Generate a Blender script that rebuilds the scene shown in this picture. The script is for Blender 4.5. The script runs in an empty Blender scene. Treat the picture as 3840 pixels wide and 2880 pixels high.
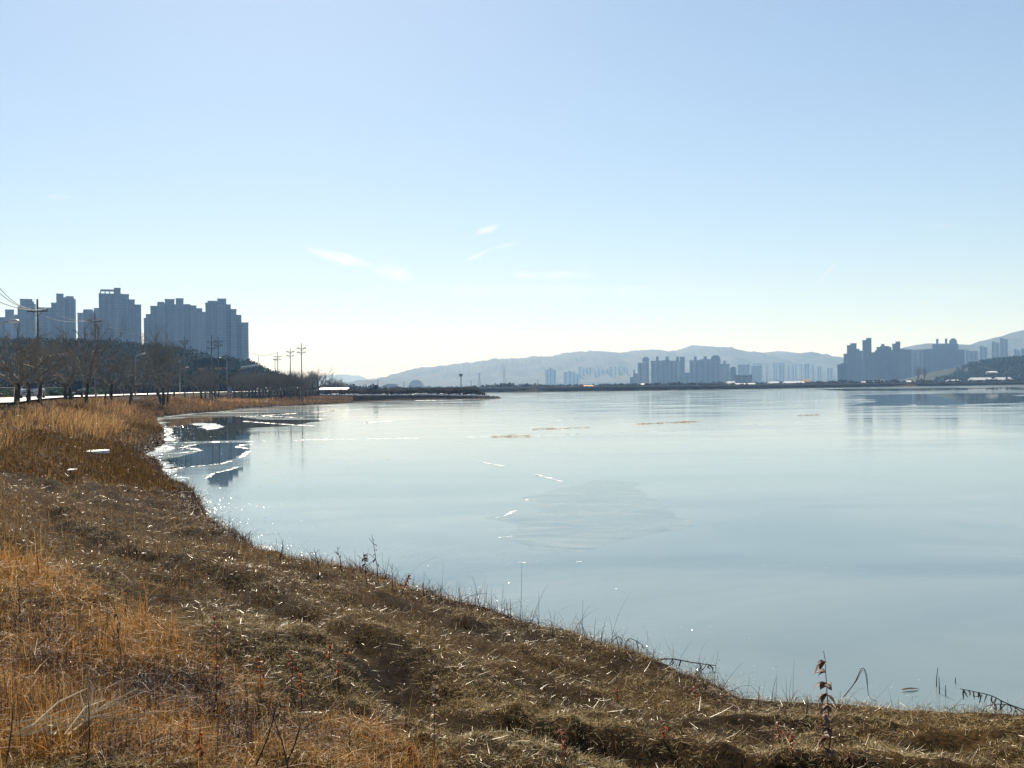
import bpy, bmesh, math, random
import numpy as np
from mathutils import Vector, Matrix

random.seed(7)
rng = np.random.default_rng(11)
scene = bpy.context.scene
COL = scene.collection

# ------------------------------------------------------------------ camera
F = 3768.0; EYE = 3.6
ROLL = 0.0122; PITCH = 0.0019
Rv = np.array([math.cos(ROLL), 0, -math.sin(ROLL)])
Fv = np.array([0, math.cos(PITCH), math.sin(PITCH)])
Uv = np.cross(Rv, Fv); Uv /= np.linalg.norm(Uv); Fv = np.cross(Uv, Rv)
C0 = np.array([0, 0, EYE])
cam = bpy.data.cameras.new('camera'); camo = bpy.data.objects.new('camera', cam); COL.objects.link(camo)
cam.sensor_width = 36; cam.lens = 36 * F / 3840; cam.clip_start = 0.05; cam.clip_end = 40000
M4 = Matrix(((Rv[0], Uv[0], -Fv[0], 0), (Rv[1], Uv[1], -Fv[1], 0), (Rv[2], Uv[2], -Fv[2], EYE), (0, 0, 0, 1)))
camo.matrix_world = M4
scene.camera = camo

def ray(px, py):
    return Fv + (px - 1920) / F * Rv + (1440 - py) / F * Uv
def at(px, py, Y):                     # point of the sight line at a given depth
    d = ray(px, py); return C0 + d * (Y / d[1])
def onz(px, py, z=0.0):
    d = ray(px, py); return C0 + d * ((z - EYE) / d[2])

# ------------------------------------------------------------------ numeric helpers
def vnoise(x, y, seed=0):
    xi = np.floor(x).astype(np.int64); yi = np.floor(y).astype(np.int64)
    fx = x - xi; fy = y - yi
    fx = fx * fx * (3 - 2 * fx); fy = fy * fy * (3 - 2 * fy)
    def h(a, b):
        n = (a * 374761393 + b * 668265263 + seed * 974634777) & 0x7fffffff
        n = ((n ^ (n >> 13)) * 1274126177) & 0x7fffffff
        return ((n ^ (n >> 16)) & 0xffff) / 65535.0
    return (h(xi, yi) * (1 - fx) + h(xi + 1, yi) * fx) * (1 - fy) + (h(xi, yi + 1) * (1 - fx) + h(xi + 1, yi + 1) * fx) * fy
def fbm(x, y, seed=0, o=4):
    s = 0; a = .5
    for k in range(o):
        s = s + a * vnoise(x, y, seed + k); x = x * 2.03 + 7; y = y * 2.03 + 3; a *= .5
    return s
def pdist(x, y, pts):                  # distance to an open polyline
    d = np.full(x.shape, 1e9)
    for (ax, ay), (bx, by) in zip(pts[:-1], pts[1:]):
        ex, ey = bx - ax, by - ay; l = ex * ex + ey * ey + 1e-9
        t = np.clip(((x - ax) * ex + (y - ay) * ey) / l, 0, 1)
        d = np.minimum(d, np.hypot(x - ax - t * ex, y - ay - t * ey))
    return d
def inside(x, y, poly):
    c = np.zeros(x.shape, bool); n = len(poly)
    for i in range(n):
        ax, ay = poly[i]; bx, by = poly[(i + 1) % n]
        if ay == by: continue
        m = ((ay > y) != (by > y)) & (x < (bx - ax) * (y - ay) / (by - ay) + ax)
        c ^= m
    return c

# ------------------------------------------------------------------ the lie of the land
shore_px = [(3840, 2765), (3500, 2752), (3000, 2705), (2800, 2692), (2700, 2646), (2560, 2582), (2400, 2500), (2200, 2443), (2000, 2378), (1800, 2308),
            (1600, 2238), (1400, 2188), (1250, 2166), (1100, 2116), (950, 2064), (850, 2012), (790, 1962), (740, 1892), (680, 1842),
            (620, 1792), (585, 1742), (560, 1722), (500, 1714), (545, 1702), (600, 1682), (612, 1640), (592, 1596), (580, 1566), (700, 1552), (850, 1541),
            (900, 1532), (1000, 1526), (1200, 1516), (1500, 1501), (1700, 1498), (1857, 1494)]
shore = [tuple(onz(a, b, .03)[:2]) for a, b in shore_px]
far_px = [(1700, 1473), (1850, 1471), (2200, 1467), (2700, 1460), (3250, 1451), (3840, 1443)]
far = [tuple(onz(a, b)[:2]) for a, b in far_px]
shore[0] = (shore[0][0], shore[0][1])
lake = [(400, 40), (60, 5), (22, 9.0), (9, 9.75)] + shore + [(-3, 301), (-8, 313), (-40, 318), (-75, 340), (-95, 420), (-80, 500)] + far + [(700, 560), (800, 200)]
road_c = [(-44, -60), (-36, 10), (-34, 42), (-36, 64), (-43, 80), (-55, 112), (-63, 157), (-67.5, 185), (-75, 222), (-78, 250), (-76.5, 280), (-72, 305), (-67, 330), (-76, 380), (-120, 450), (-220, 560)]
pen = [(-66, 299), (-62, 306), (-13.5, 306)]
dike_c = [(-260, 470), (-160, 478), (-95, 510)] + [(x + 2, y + 8) for x, y in far] + [(800, 560)]

def sdist(x, y):                       # signed distance to the ice, ragged like a real bank
    sd = pdist(x, y, lake + [lake[0]]); sd = np.where(inside(x, y, lake), -sd, sd)
    w = np.interp(np.hypot(x, y), [8, 30, 140, 200], [.55, 1, 1, .2])
    return sd + w * ((fbm(x * .45, y * .45, 77, 3) - .44) * 1.3 + (vnoise(x * 2.1, y * 2.1, 79) - .5) * .22)
def H(x, y):
    x = np.asarray(x, float); y = np.asarray(y, float)
    sd = sdist(x, y)
    m = np.interp(y, [0, 25, 60, 120, 170, 215, 1e4], [.175, .175, .28, .36, .2, .036, .036])
    cap = np.interp(y, [0, 170, 215, 260, 1e4], [2.45, 2.45, 1.8, 1.5, 1.5])
    edge = np.interp(y, [0, 30, 60, 1e4], [.22, .28, .32, .12])
    z = np.where(sd > 0, edge * np.clip(sd / .3, 0, 1) + m * np.clip(sd, 0, None), np.clip(sd * .5, -.9, 0) - .06)
    z = np.minimum(z, cap)
    def ridge(pts, half, run, hgt):
        d = pdist(x, y, pts); return hgt * np.clip(1 - (d - half) / run, -.5, 1)
    r1 = ridge(road_c, 4.9, np.interp(y, [0, 60, 120, 1e4], [9, 6, 5, 5]), 2.74)
    r2 = ridge(pen, 3.2, 3.7, 3.02)
    r3 = ridge(dike_c, 4.0, 3.0, np.interp(x, [-50, 40, 200, 340], [2.75, 2.6, 2.35, 2.1]))
    left = (x < np.interp(y, [p[1] for p in road_c], [p[0] for p in road_c])) & (y < 345)
    z = np.maximum(z, np.where(left, 2.55, -1))
    z = np.maximum(np.maximum(z, r1), np.maximum(r2, r3))
    # ruts and tussocks on the mown strip
    w = np.clip((pdist(x, y, road_c) - 5) / 3, 0, 1) * np.clip((sd - .2) / .8, 0, 1) * np.interp(np.hypot(x, y), [0, 60, 150], [1, 1, 0])
    z = z + w * ((fbm(x * .9, y * .9, 3, 4) - .47) * .32 + (vnoise(x * 4.5, y * 4.5, 9) - .5) * .09 + (vnoise(x * 11, y * 11, 13) - .5) * .045)
    s2 = sd - 3.9 + (fbm(x * .3, y * .3, 21, 2) - .4) * 1.2   # rut along the bank
    z = z - w * .14 * np.exp(-(s2 / .26) ** 2) + w * .09 * np.exp(-((s2 + .55) / .28) ** 2) - w * .07 * np.exp(-((s2 + 2.0) / .22) ** 2)
    return z
def h1(x, y): return float(H(np.array([x]), np.array([y]))[0])
_T = np.concatenate([np.arange(2.5, 40, .06), np.arange(40, 420, .5)])
def hit(px, py):
    d = ray(px, py); d = d / d[1]
    P = C0 + _T[:, None] * d
    k = np.nonzero(P[:, 2] <= np.maximum(H(P[:, 0], P[:, 1]), 0))[0]
    i = k[0] if len(k) else len(_T) - 1
    return np.array([P[i, 0], P[i, 1], max(h1(P[i, 0], P[i, 1]), 0)])

# ------------------------------------------------------------------ object helpers
def tag(o, label=None, cat=None, group=None, kind=None):
    if label: o['label'] = label
    if cat: o['category'] = cat
    if group: o['group'] = group
    if kind: o['kind'] = kind
    return o
def empty(name, loc=(0, 0, 0), rz=0.0):
    o = bpy.data.objects.new(name, None); COL.objects.link(o); o.location = loc; o.rotation_euler = (0, 0, rz); o.empty_display_size = .2
    return o
def thing(name, label, cat, loc=(0, 0, 0), rz=0.0, group=None):
    return tag(empty(name, loc, rz), label, cat, group)
def copy_tree(o, parent=None):
    c = o.copy(); COL.objects.link(c)
    if parent: c.parent = parent
    for ch in o.children: copy_tree(ch, c)
    return c
def meshobj(name, V, Fc, mat, parent=None, smooth=False):
    me = bpy.data.meshes.new(name)
    if isinstance(V, np.ndarray) and isinstance(Fc, np.ndarray):
        n, k = Fc.shape
        me.vertices.add(len(V)); me.vertices.foreach_set('co', V.astype(np.float32).ravel())
        me.loops.add(n * k); me.loops.foreach_set('vertex_index', Fc.astype(np.int32).ravel())
        me.polygons.add(n); me.polygons.foreach_set('loop_start', np.arange(0, n * k, k, dtype=np.int32))
        me.polygons.foreach_set('loop_total', np.full(n, k, np.int32))
        me.update(calc_edges=True)
    else:
        me.from_pydata([tuple(v) for v in V], [], [tuple(f) for f in Fc]); me.update()
    if smooth: me.polygons.foreach_set('use_smooth', [True] * len(me.polygons))
    me.materials.append(mat)
    o = bpy.data.objects.new(name, me); COL.objects.link(o)
    if parent: o.parent = parent
    return o
class MB:
    def __init__(s): s.v = []; s.f = []
    def box(s, x0, x1, y0, y1, z0, z1):
        b = len(s.v)
        s.v += [(x0, y0, z0), (x1, y0, z0), (x1, y1, z0), (x0, y1, z0), (x0, y0, z1), (x1, y0, z1), (x1, y1, z1), (x0, y1, z1)]
        s.f += [(b + i for i in q) for q in ()]
        for q in ((0, 3, 2, 1), (4, 5, 6, 7), (0, 1, 5, 4), (1, 2, 6, 5), (2, 3, 7, 6), (3, 0, 4, 7)): s.f.append(tuple(b + i for i in q))
        return s
    def tube(s, pts, rad, n=6, cap=True):
        pts = [Vector(p) for p in pts]; b = len(s.v); m = len(pts)
        if not hasattr(rad, '__len__'): rad = [rad] * m
        for i, p in enumerate(pts):
            d = (pts[min(i + 1, m - 1)] - pts[max(i - 1, 0)]).normalized()
            u = d.orthogonal().normalized() if abs(d.z) > .95 else d.cross(Vector((0, 0, 1))).normalized()
            w = d.cross(u)
            for k in range(n):
                a = 2 * math.pi * k / n
                s.v.append(tuple(p + (u * math.cos(a) + w * math.sin(a)) * rad[i]))
        for i in range(m - 1):
            for k in range(n):
                s.f.append((b + i * n + k, b + i * n + (k + 1) % n, b + (i + 1) * n + (k + 1) % n, b + (i + 1) * n + k))
        if cap and n > 2:
            s.f.append(tuple(b + k for k in range(n))[::-1]); s.f.append(tuple(b + (m - 1) * n + k for k in range(n)))
        return s
    def prism(s, poly, y0, y1):        # polygon in x,z extruded along y
        b = len(s.v); n = len(poly)
        s.v += [(x, y0, z) for x, z in poly] + [(x, y1, z) for x, z in poly]
        s.f += [tuple(b + i for i in range(n)), tuple(b + n + i for i in reversed(range(n)))]
        for i in range(n): s.f.append((b + i, b + n + i, b + n + (i + 1) % n, b + (i + 1) % n))
        return s
    def ell(s, c, r, nu=10, nv=6):
        b = len(s.v)
        for j in range(nv + 1):
            th = math.pi * j / nv
            for k in range(nu):
                a = 2 * math.pi * k / nu
                s.v.append((c[0] + r[0] * math.sin(th) * math.cos(a), c[1] + r[1] * math.sin(th) * math.sin(a), c[2] + r[2] * math.cos(th)))
        for j in range(nv):
            for k in range(nu):
                s.f.append((b + j * nu + k, b + (j + 1) * nu + k, b + (j + 1) * nu + (k + 1) % nu, b + j * nu + (k + 1) % nu))
        return s
    def build(s, name, mat, parent=None, smooth=False): return meshobj(name, s.v, s.f, mat, parent, smooth)

# ------------------------------------------------------------------ materials
def newmat(name):
    m = bpy.data.materials.new(name); m.use_nodes = True
    nt = m.node_tree; b = nt.nodes['Principled BSDF']
    return m, nt, b, nt.nodes, nt.links
def mat(name, c1, c2=None, scale=3.0, rough=.7, spec=.4, bump=0.0, metal=0.0, bscale=None, detail=5):
    m, nt, b, N, L = newmat(name)
    b.inputs['Roughness'].default_value = rough; b.inputs['Metallic'].default_value = metal
    b.inputs['Specular IOR Level'].default_value = spec
    c2 = c2 or tuple(c * .75 for c in c1)
    tc = N.new('ShaderNodeTexCoord'); no = N.new('ShaderNodeTexNoise'); no.inputs['Scale'].default_value = scale; no.inputs['Detail'].default_value = detail
    L.new(tc.outputs['Object'], no.inputs['Vector'])
    r = N.new('ShaderNodeValToRGB'); r.color_ramp.elements[0].position = .35; r.color_ramp.elements[1].position = .65
    r.color_ramp.elements[0].color = (*c1, 1); r.color_ramp.elements[1].color = (*c2, 1)
    L.new(no.outputs['Fac'], r.inputs['Fac']); L.new(r.outputs['Color'], b.inputs['Base Color'])
    if bump:
        n2 = N.new('ShaderNodeTexNoise'); n2.inputs['Scale'].default_value = bscale or scale * 4; n2.inputs['Detail'].default_value = 6
        L.new(tc.outputs['Object'], n2.inputs['Vector'])
        bp = N.new('ShaderNodeBump'); bp.inputs['Strength'].default_value = bump; bp.inputs['Distance'].default_value = .05
        L.new(n2.outputs['Fac'], bp.inputs['Height']); L.new(bp.outputs['Normal'], b.inputs['Normal'])
    return m
def leafmat(name, cols, rough=.5, trans=.35, spec=.4):   # one colour per blade or leaf, light passes through
    m, nt, b, N, L = newmat(name)
    g = N.new('ShaderNodeNewGeometry'); r = N.new('ShaderNodeValToRGB')
    els = r.color_ramp.elements
    while len(els) < len(cols): els.new(.5)
    for i, c in enumerate(cols): els[i].position = i / (len(cols) - 1); els[i].color = (*c, 1)
    L.new(g.outputs['Random Per Island'], r.inputs['Fac']); L.new(r.outputs['Color'], b.inputs['Base Color'])
    b.inputs['Roughness'].default_value = rough; b.inputs['Specular IOR Level'].default_value = spec
    if trans:
        t = N.new('ShaderNodeBsdfTranslucent'); mx = N.new('ShaderNodeMixShader'); mx.inputs[0].default_value = trans
        L.new(r.outputs['Color'], t.inputs['Color']); L.new(b.outputs[0], mx.inputs[1]); L.new(t.outputs[0], mx.inputs[2])
        L.new(mx.outputs[0], N['Material Output'].inputs['Surface'])
    return m
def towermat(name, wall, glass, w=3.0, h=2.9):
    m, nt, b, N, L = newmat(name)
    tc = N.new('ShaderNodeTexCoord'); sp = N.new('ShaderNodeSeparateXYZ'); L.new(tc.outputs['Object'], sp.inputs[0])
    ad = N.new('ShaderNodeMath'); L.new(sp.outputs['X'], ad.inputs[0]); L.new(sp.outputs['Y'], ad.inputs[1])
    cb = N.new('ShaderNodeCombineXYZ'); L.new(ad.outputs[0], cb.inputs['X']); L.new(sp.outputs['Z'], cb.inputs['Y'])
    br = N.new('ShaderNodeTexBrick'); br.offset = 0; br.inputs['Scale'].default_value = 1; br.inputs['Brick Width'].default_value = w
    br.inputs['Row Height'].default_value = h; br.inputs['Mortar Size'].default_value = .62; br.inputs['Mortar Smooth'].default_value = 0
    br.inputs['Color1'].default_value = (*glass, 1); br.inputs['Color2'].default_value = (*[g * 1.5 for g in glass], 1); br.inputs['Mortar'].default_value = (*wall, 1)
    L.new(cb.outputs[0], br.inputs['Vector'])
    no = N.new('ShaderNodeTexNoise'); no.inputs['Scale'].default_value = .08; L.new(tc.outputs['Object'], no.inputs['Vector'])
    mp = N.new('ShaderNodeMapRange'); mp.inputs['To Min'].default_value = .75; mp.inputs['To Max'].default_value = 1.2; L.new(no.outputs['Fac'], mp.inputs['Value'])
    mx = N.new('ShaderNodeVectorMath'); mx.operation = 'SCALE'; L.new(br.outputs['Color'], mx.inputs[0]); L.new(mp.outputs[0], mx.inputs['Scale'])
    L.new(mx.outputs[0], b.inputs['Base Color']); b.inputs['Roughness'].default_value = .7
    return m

M = {}
M['bark'] = mat('bark', (.050, .040, .030), (.030, .024, .019), 6, .9, .2, .5)
M['twig'] = mat('twig', (.20, .165, .12), (.13, .108, .08), 2, .9, .2)
M['twig_pale'] = mat('twig_pale', (.13, .10, .07), (.09, .07, .05), 2, .9, .2)
M['steel'] = mat('galvanised_steel', (.45, .46, .47), (.33, .34, .35), 5, .35, .5, metal=.6)
M['concrete'] = mat('concrete', (.36, .35, .33), (.27, .265, .25), .8, .8, .3, .3)
M['pole'] = mat('pole_concrete', (.16, .155, .15), (.11, .107, .1), 2, .8, .3)
M['dark'] = mat('dark_metal', (.035, .035, .037), (.02, .02, .022), 4, .5, .4)
M['white'] = mat('white_paint', (.8, .8, .78), (.68, .68, .66), 2, .5, .4)
M['glass'] = mat('glass_dark', (.03, .04, .05), (.02, .025, .03), 2, .08, .6)
M['tyre'] = mat('tyre_rubber', (.02, .02, .02), (.012, .012, .012), 20, .9, .2)
M['stone'] = mat('pale_boulder', (.66, .64, .60), (.5, .48, .45), 1.2, .6, .5, .3)
M['orange'] = mat('orange_band', (.50, .26, .08), (.36, .18, .05), 1, .7, .3)
M['teal'] = mat('teal_panel', (.22, .42, .38), (.18, .36, .33), 2, .5, .4)
M['violet'] = mat('violet_panel', (.24, .24, .44), (.2, .2, .38), 2, .5, .4)
M['green_mesh'] = mat('green_fence_paint', (.03, .10, .055), (.02, .08, .045), 3, .6, .3)
M['roofsheet'] = mat('roof_sheet', (.72, .72, .70), (.55, .56, .56), .6, .35, .5)
M['redbrick'] = mat('red_brick_wall', (.22, .12, .10), (.16, .09, .08), .5, .9, .2)
M['roofdark'] = mat('dark_roof', (.06, .06, .06), (.04, .04, .045), 1, .8, .3)
M['skin'] = mat('skin', (.45, .28, .2), None, 4, .6); M['cloth'] = mat('dark_cloth', (.03, .03, .04), (.02, .02, .025), 4, .9, .2)
M['hair'] = mat('hair', (.015, .012, .01), None, 9, .6)

# ------------------------------------------------------------------ ground sheet
def build_ground():
    ang = np.radians(np.concatenate([np.arange(-180, -46, 4), np.arange(-46, 46, .2), np.arange(46, 180.1, 4)]))
    rad = np.concatenate([[.02], np.geomspace(.6, 235, 520), np.arange(236, 332, 1.2), np.geomspace(335, 720, 110), np.geomspace(740, 9000, 30)])
    A, R_ = np.meshgrid(ang, rad)
    X = (R_ * np.sin(A)).ravel(); Y = (R_ * np.cos(A)).ravel(); Z = H(X, Y)
    nr, na = A.shape
    i = np.arange(nr - 1)[:, None] * na + np.arange(na - 1)[None]
    Fq = np.stack([i, i + na, i + na + 1, i + 1], -1).reshape(-1, 4)[:, ::-1]
    m, nt, b, N, L = newmat('soil_and_litter')
    tc = N.new('ShaderNodeTexCoord')
    n1 = N.new('ShaderNodeTexNoise'); n1.inputs['Scale'].default_value = .55; n1.inputs['Detail'].default_value = 6
    n2 = N.new('ShaderNodeTexNoise'); n2.inputs['Scale'].default_value = 14; n2.inputs['Detail'].default_value = 8; n2.inputs['Roughness'].default_value = .7
    for n in (n1, n2): L.new(tc.outputs['Object'], n.inputs['Vector'])
    r1 = N.new('ShaderNodeValToRGB'); e = r1.color_ramp.elements
    e[0].position = .38; e[0].color = (.010, .006, .003, 1); e[1].position = .72; e[1].color = (.062, .037, .012, 1)
    r2 = N.new('ShaderNodeValToRGB'); e = r2.color_ramp.elements
    e[0].position = .4; e[0].color = (.45, .42, .4, 1); e[1].position = .68; e[1].color = (1.6, 1.5, 1.35, 1)
    mx = N.new('ShaderNodeMix'); mx.data_type = 'RGBA'; mx.blend_type = 'MULTIPLY'; mx.inputs['Factor'].default_value = 1
    L.new(n1.outputs['Fac'], r1.inputs['Fac']); L.new(n2.outputs['Fac'], r2.inputs['Fac'])
    L.new(r1.outputs['Color'], mx.inputs['A']); L.new(r2.outputs['Color'], mx.inputs['B']); L.new(mx.outputs['Result'], b.inputs['Base Color'])
    b.inputs['Roughness'].default_value = .95; b.inputs['Specular IOR Level'].default_value = .04
    bp = N.new('ShaderNodeBump'); bp.inputs['Strength'].default_value = .8; bp.inputs['Distance'].default_value = .04
    L.new(n2.outputs['Fac'], bp.inputs['Height']); L.new(bp.outputs['Normal'], b.inputs['Normal'])
    tag(meshobj('ground', np.stack([X, Y, Z], 1), Fq, m, smooth=True), kind='structure')
build_ground()

def embankment():
    P = np.array(refine(dike_c, 3)); d = np.gradient(P, axis=0); d /= np.maximum(np.hypot(d[:, 0], d[:, 1])[:, None], 1e-6); nrm = np.stack([d[:, 1], -d[:, 0]], 1)
    hz = np.interp(P[:, 0], [-50, 40, 200, 340], [2.75, 2.6, 2.35, 2.1]); rows = []
    for off, z in ((7.4, -.15), (5.7, None), (4.0, 1.0), (-4, 1.0), (-7.6, -.2)):
        zz = np.full(len(P), z) if z is not None and z < 0 else hz * (.5 if z is None else 1) + .2; w = rng.normal(0, .07, len(P))
        rows.append(np.column_stack([P + nrm * (off + w)[:, None], zz + rng.normal(0, .05, len(P))]))
    V = np.concatenate(rows); n = len(P); k = np.arange(n - 1); Fq = np.concatenate([np.stack([k + j * n, k + 1 + j * n, k + 1 + (j + 1) * n, k + (j + 1) * n], 1) for j in range(4)])
    tag(meshobj('embankment', V, Fq, mat('shade_dark_embankment', (.035, .037, .037), (.02, .022, .023), .4, .95, .06, .6)), kind='structure')  # dark colour holds the shade of the slope facing away from the sun
def strip(name, pts, half, z, m, kind='structure'):
    V = []; Fc = []
    P = [Vector((x, y, 0)) for x, y in pts]
    for i, p in enumerate(P):
        d = (P[min(i + 1, len(P) - 1)] - P[max(i - 1, 0)]).normalized(); n = Vector((d.y, -d.x, 0)) * half
        zz = z(p.x, p.y) if callable(z) else z
        V += [(p.x + n.x, p.y + n.y, zz), (p.x - n.x, p.y - n.y, zz)]
    for i in range(len(P) - 1): Fc.append((2 * i, 2 * i + 1, 2 * i + 3, 2 * i + 2))
    return tag(meshobj(name, V, Fc, m), kind=kind)
def refine(pts, step):
    out = []
    for (ax, ay), (bx, by) in zip(pts[:-1], pts[1:]):
        n = max(1, int(math.hypot(bx - ax, by - ay) / step))
        out += [(ax + (bx - ax) * k / n, ay + (by - ay) * k / n) for k in range(n)]
    return out + [pts[-1]]
embankment()
M['road'] = mat('sunlit_road_concrete', (.50, .48, .44), (.42, .40, .37), .3, .42, .5)
strip('road', refine(road_c, 6), 4.2, 2.95, M['road'])
M['line'] = mat('road_line_paint', (.8, .8, .76), None, 3, .5)
strip('road_marking', refine(road_c, 6), .08, 2.956, M['line'])
M['path'] = mat('trodden_earth', (.30, .25, .19), (.24, .2, .15), 1.5, .9, .2, .3)

# ------------------------------------------------------------------ ice
def icemat(name, base1, base2, rlo, rhi, bump, bscale=3.0, nscale=.12):
    m, nt, b, N, L = newmat(name)
    tc = N.new('ShaderNodeTexCoord'); mp = N.new('ShaderNodeMapping'); mp.inputs['Scale'].default_value = (.45, 1, 1); mp.inputs['Rotation'].default_value = (0, 0, .25)
    L.new(tc.outputs['Object'], mp.inputs['Vector'])
    n1 = N.new('ShaderNodeTexNoise'); n1.inputs['Scale'].default_value = nscale; n1.inputs['Detail'].default_value = 7; n1.inputs['Roughness'].default_value = .6; n1.inputs['Distortion'].default_value = .6
    n2 = N.new('ShaderNodeTexNoise'); n2.inputs['Scale'].default_value = bscale; n2.inputs['Detail'].default_value = 5
    L.new(mp.outputs[0], n1.inputs['Vector']); L.new(mp.outputs[0], n2.inputs['Vector'])
    r = N.new('ShaderNodeValToRGB'); e = r.color_ramp.elements; e[0].position = .35; e[1].position = .68
    e[0].color = (*base1, 1); e[1].color = (*base2, 1); L.new(n1.outputs['Fac'], r.inputs['Fac']); L.new(r.outputs['Color'], b.inputs['Base Color'])
    mr = N.new('ShaderNodeMapRange'); mr.inputs['From Min'].default_value = .35; mr.inputs['From Max'].default_value = .7
    mr.inputs['To Min'].default_value = rlo; mr.inputs['To Max'].default_value = rhi; L.new(n1.outputs['Fac'], mr.inputs['Value']); L.new(mr.outputs[0], b.inputs['Roughness'])
    bp = N.new('ShaderNodeBump'); bp.inputs['Strength'].default_value = bump; bp.inputs['Distance'].default_value = .004
    L.new(n2.outputs['Fac'], bp.inputs['Height']); L.new(bp.outputs['Normal'], b.inputs['Normal'])
    b.inputs['IOR'].default_value = 1.31; b.inputs['Specular IOR Level'].default_value = .5
    return m
M['ice'] = icemat('lake_ice', (.092, .145, .160), (.21, .255, .256), .045, .17, .2)
M['clear'] = icemat('clear_ice', (.018, .036, .038), (.03, .05, .052), .02, .05, .03)
M['rough_ice'] = icemat('refrozen_slush', (.08, .128, .14), (.205, .245, .246), .09, .24, .9, 7.0, 1.3)
M['frost'] = mat('frost', (.66, .69, .71), (.5, .55, .58), 3, .4, .5, .6)
xs = np.array([-150, 1500]); 
tag(meshobj('ice', [(-140, -30, 0), (1500, -30, 0), (1500, 760, 0), (-140, 760, 0)], [(0, 1, 2, 3)], M['ice']), kind='structure')

def patch(name, polys, mt, z, jag=.12, sub=10):
    bm = bmesh.new()
    for k, poly in enumerate(polys):
        P = [onz(a, b)[:2] for a, b in poly]; n = len(P); vs = []
        for i in range(n):
            a, b_ = P[i], P[(i + 1) % n]; l = math.hypot(*(b_ - a)); nn = np.array([-(b_ - a)[1], (b_ - a)[0]]) / max(l, 1e-6)
            for t in range(sub):
                q = a + (b_ - a) * t / sub
                o = (fbm(np.array([q[0] * .8]), np.array([q[1] * .8]), 5 + k)[0] - .47) * l * jag + random.uniform(-.012, .012) * l
                q = q + nn * o; vs.append(bm.verts.new((q[0], q[1], z)))
        es = [bm.edges.new((vs[i], vs[(i + 1) % len(vs)])) for i in range(len(vs))]
        bmesh.ops.triangle_fill(bm, edges=es, use_beauty=True)
    for f in bm.faces:
        if f.normal.z < 0: f.normal_flip()
    me = bpy.data.meshes.new(name); bm.to_mesh(me); bm.free(); me.materials.append(mt)
    o = bpy.data.objects.new(name, me); COL.objects.link(o); return tag(o, kind='structure')
def cr(l, ox=550, oy=1480, s=.52): return [(ox + a * s, oy + b * s) for a, b in l]
patch('clear_ice', [cr([(90, 185), (300, 165), (660, 158), (830, 178), (1300, 184), (1000, 226), (740, 240), (745, 322), (480, 334), (200, 342), (120, 250)]),
                    cr([(380, 352), (560, 347), (742, 348), (655, 372), (742, 397), (700, 430), (540, 498), (300, 525), (100, 548), (85, 480), (340, 424), (388, 406), (330, 374)]),
                    cr([(432, 604), (480, 570), (600, 542), (697, 523), (692, 580), (655, 612), (612, 645), (585, 664), (460, 672)]),  # clear ice cut to the shape of the tower's reflection
                    [(3060, 1459), (3500, 1456), (3840, 1452), (3840, 1461), (3400, 1466), (3150, 1466)],
                    [(3180, 1482), (3560, 1476), (3840, 1474), (3840, 1508), (3540, 1520), (3200, 1522), (3300, 1500)]], M['clear'], .0008)
patch('refrozen_slush', [cr([(195, 545), (270, 440), (430, 400), (560, 370), (700, 385), (730, 440), (850, 500), (925, 555), (700, 600), (500, 650), (300, 640)], 1700, 1440, .967)], M['rough_ice'], .0008, .4)
# frost: rims, refrozen cracks and blown patches
M['frosted'] = icemat('snow_dusted_ice', (.17, .24, .265), (.42, .48, .50), .12, .3, .5, 6.0, 1.6)
def flakes(name, C, size, flat=.05):   # loose flat frost flakes
    n = len(C); k = 6; a = np.linspace(0, 2 * math.pi, k, endpoint=False)[None] + rng.uniform(0, 6.28, (n, 1)); rad = size[:, None] * rng.uniform(.45, 1.2, (n, k))
    X = C[:, 0, None] + np.cos(a) * rad * 1.5; Y = C[:, 1, None] + np.sin(a) * rad; tx = rng.normal(0, flat, (n, 1)); ty = rng.normal(0, flat, (n, 1))
    Z = C[:, 2, None] + np.maximum((X - C[:, 0, None]) * tx + (Y - C[:, 1, None]) * ty, -.0006)
    V = np.stack([X, Y, Z], -1).reshape(-1, 3); Fq = np.arange(n * k).reshape(n, k)
    return tag(meshobj(name, V, Fq, M['frost']), kind='structure')
def frost_lines(lines):
    C = []; S = []
    for pts, w, patchy in lines:
        P = [onz(a, b) for a, b in pts]; D0 = np.linalg.norm(P[0][:2])
        pl = np.array(refine([tuple(p[:2]) for p in P], .0011 * D0)); m = len(pl); q = vnoise(np.arange(m) * .0011 * D0 * .35 + D0, np.full(m, D0), 4)
        keep = q > patchy; pl = pl[keep]; q = q[keep]
        for rep in range(3):
            o = rng.normal(0, 1, (len(pl), 2)) * (w * .28 * (.3 + q))[:, None]; kk = rng.random(len(pl)) < .45
            C.append(np.column_stack([pl + o, rng.uniform(.0024, .005, len(pl))])[kk]); S.append((np.full(len(pl), .0007 * D0) * rng.gamma(2, .5, len(pl)))[kk])
    flakes('frost_flakes', np.concatenate(C), np.concatenate(S))
c1 = lambda l: cr(l); c3 = lambda l: cr(l, 1700, 1440, .967)
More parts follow.
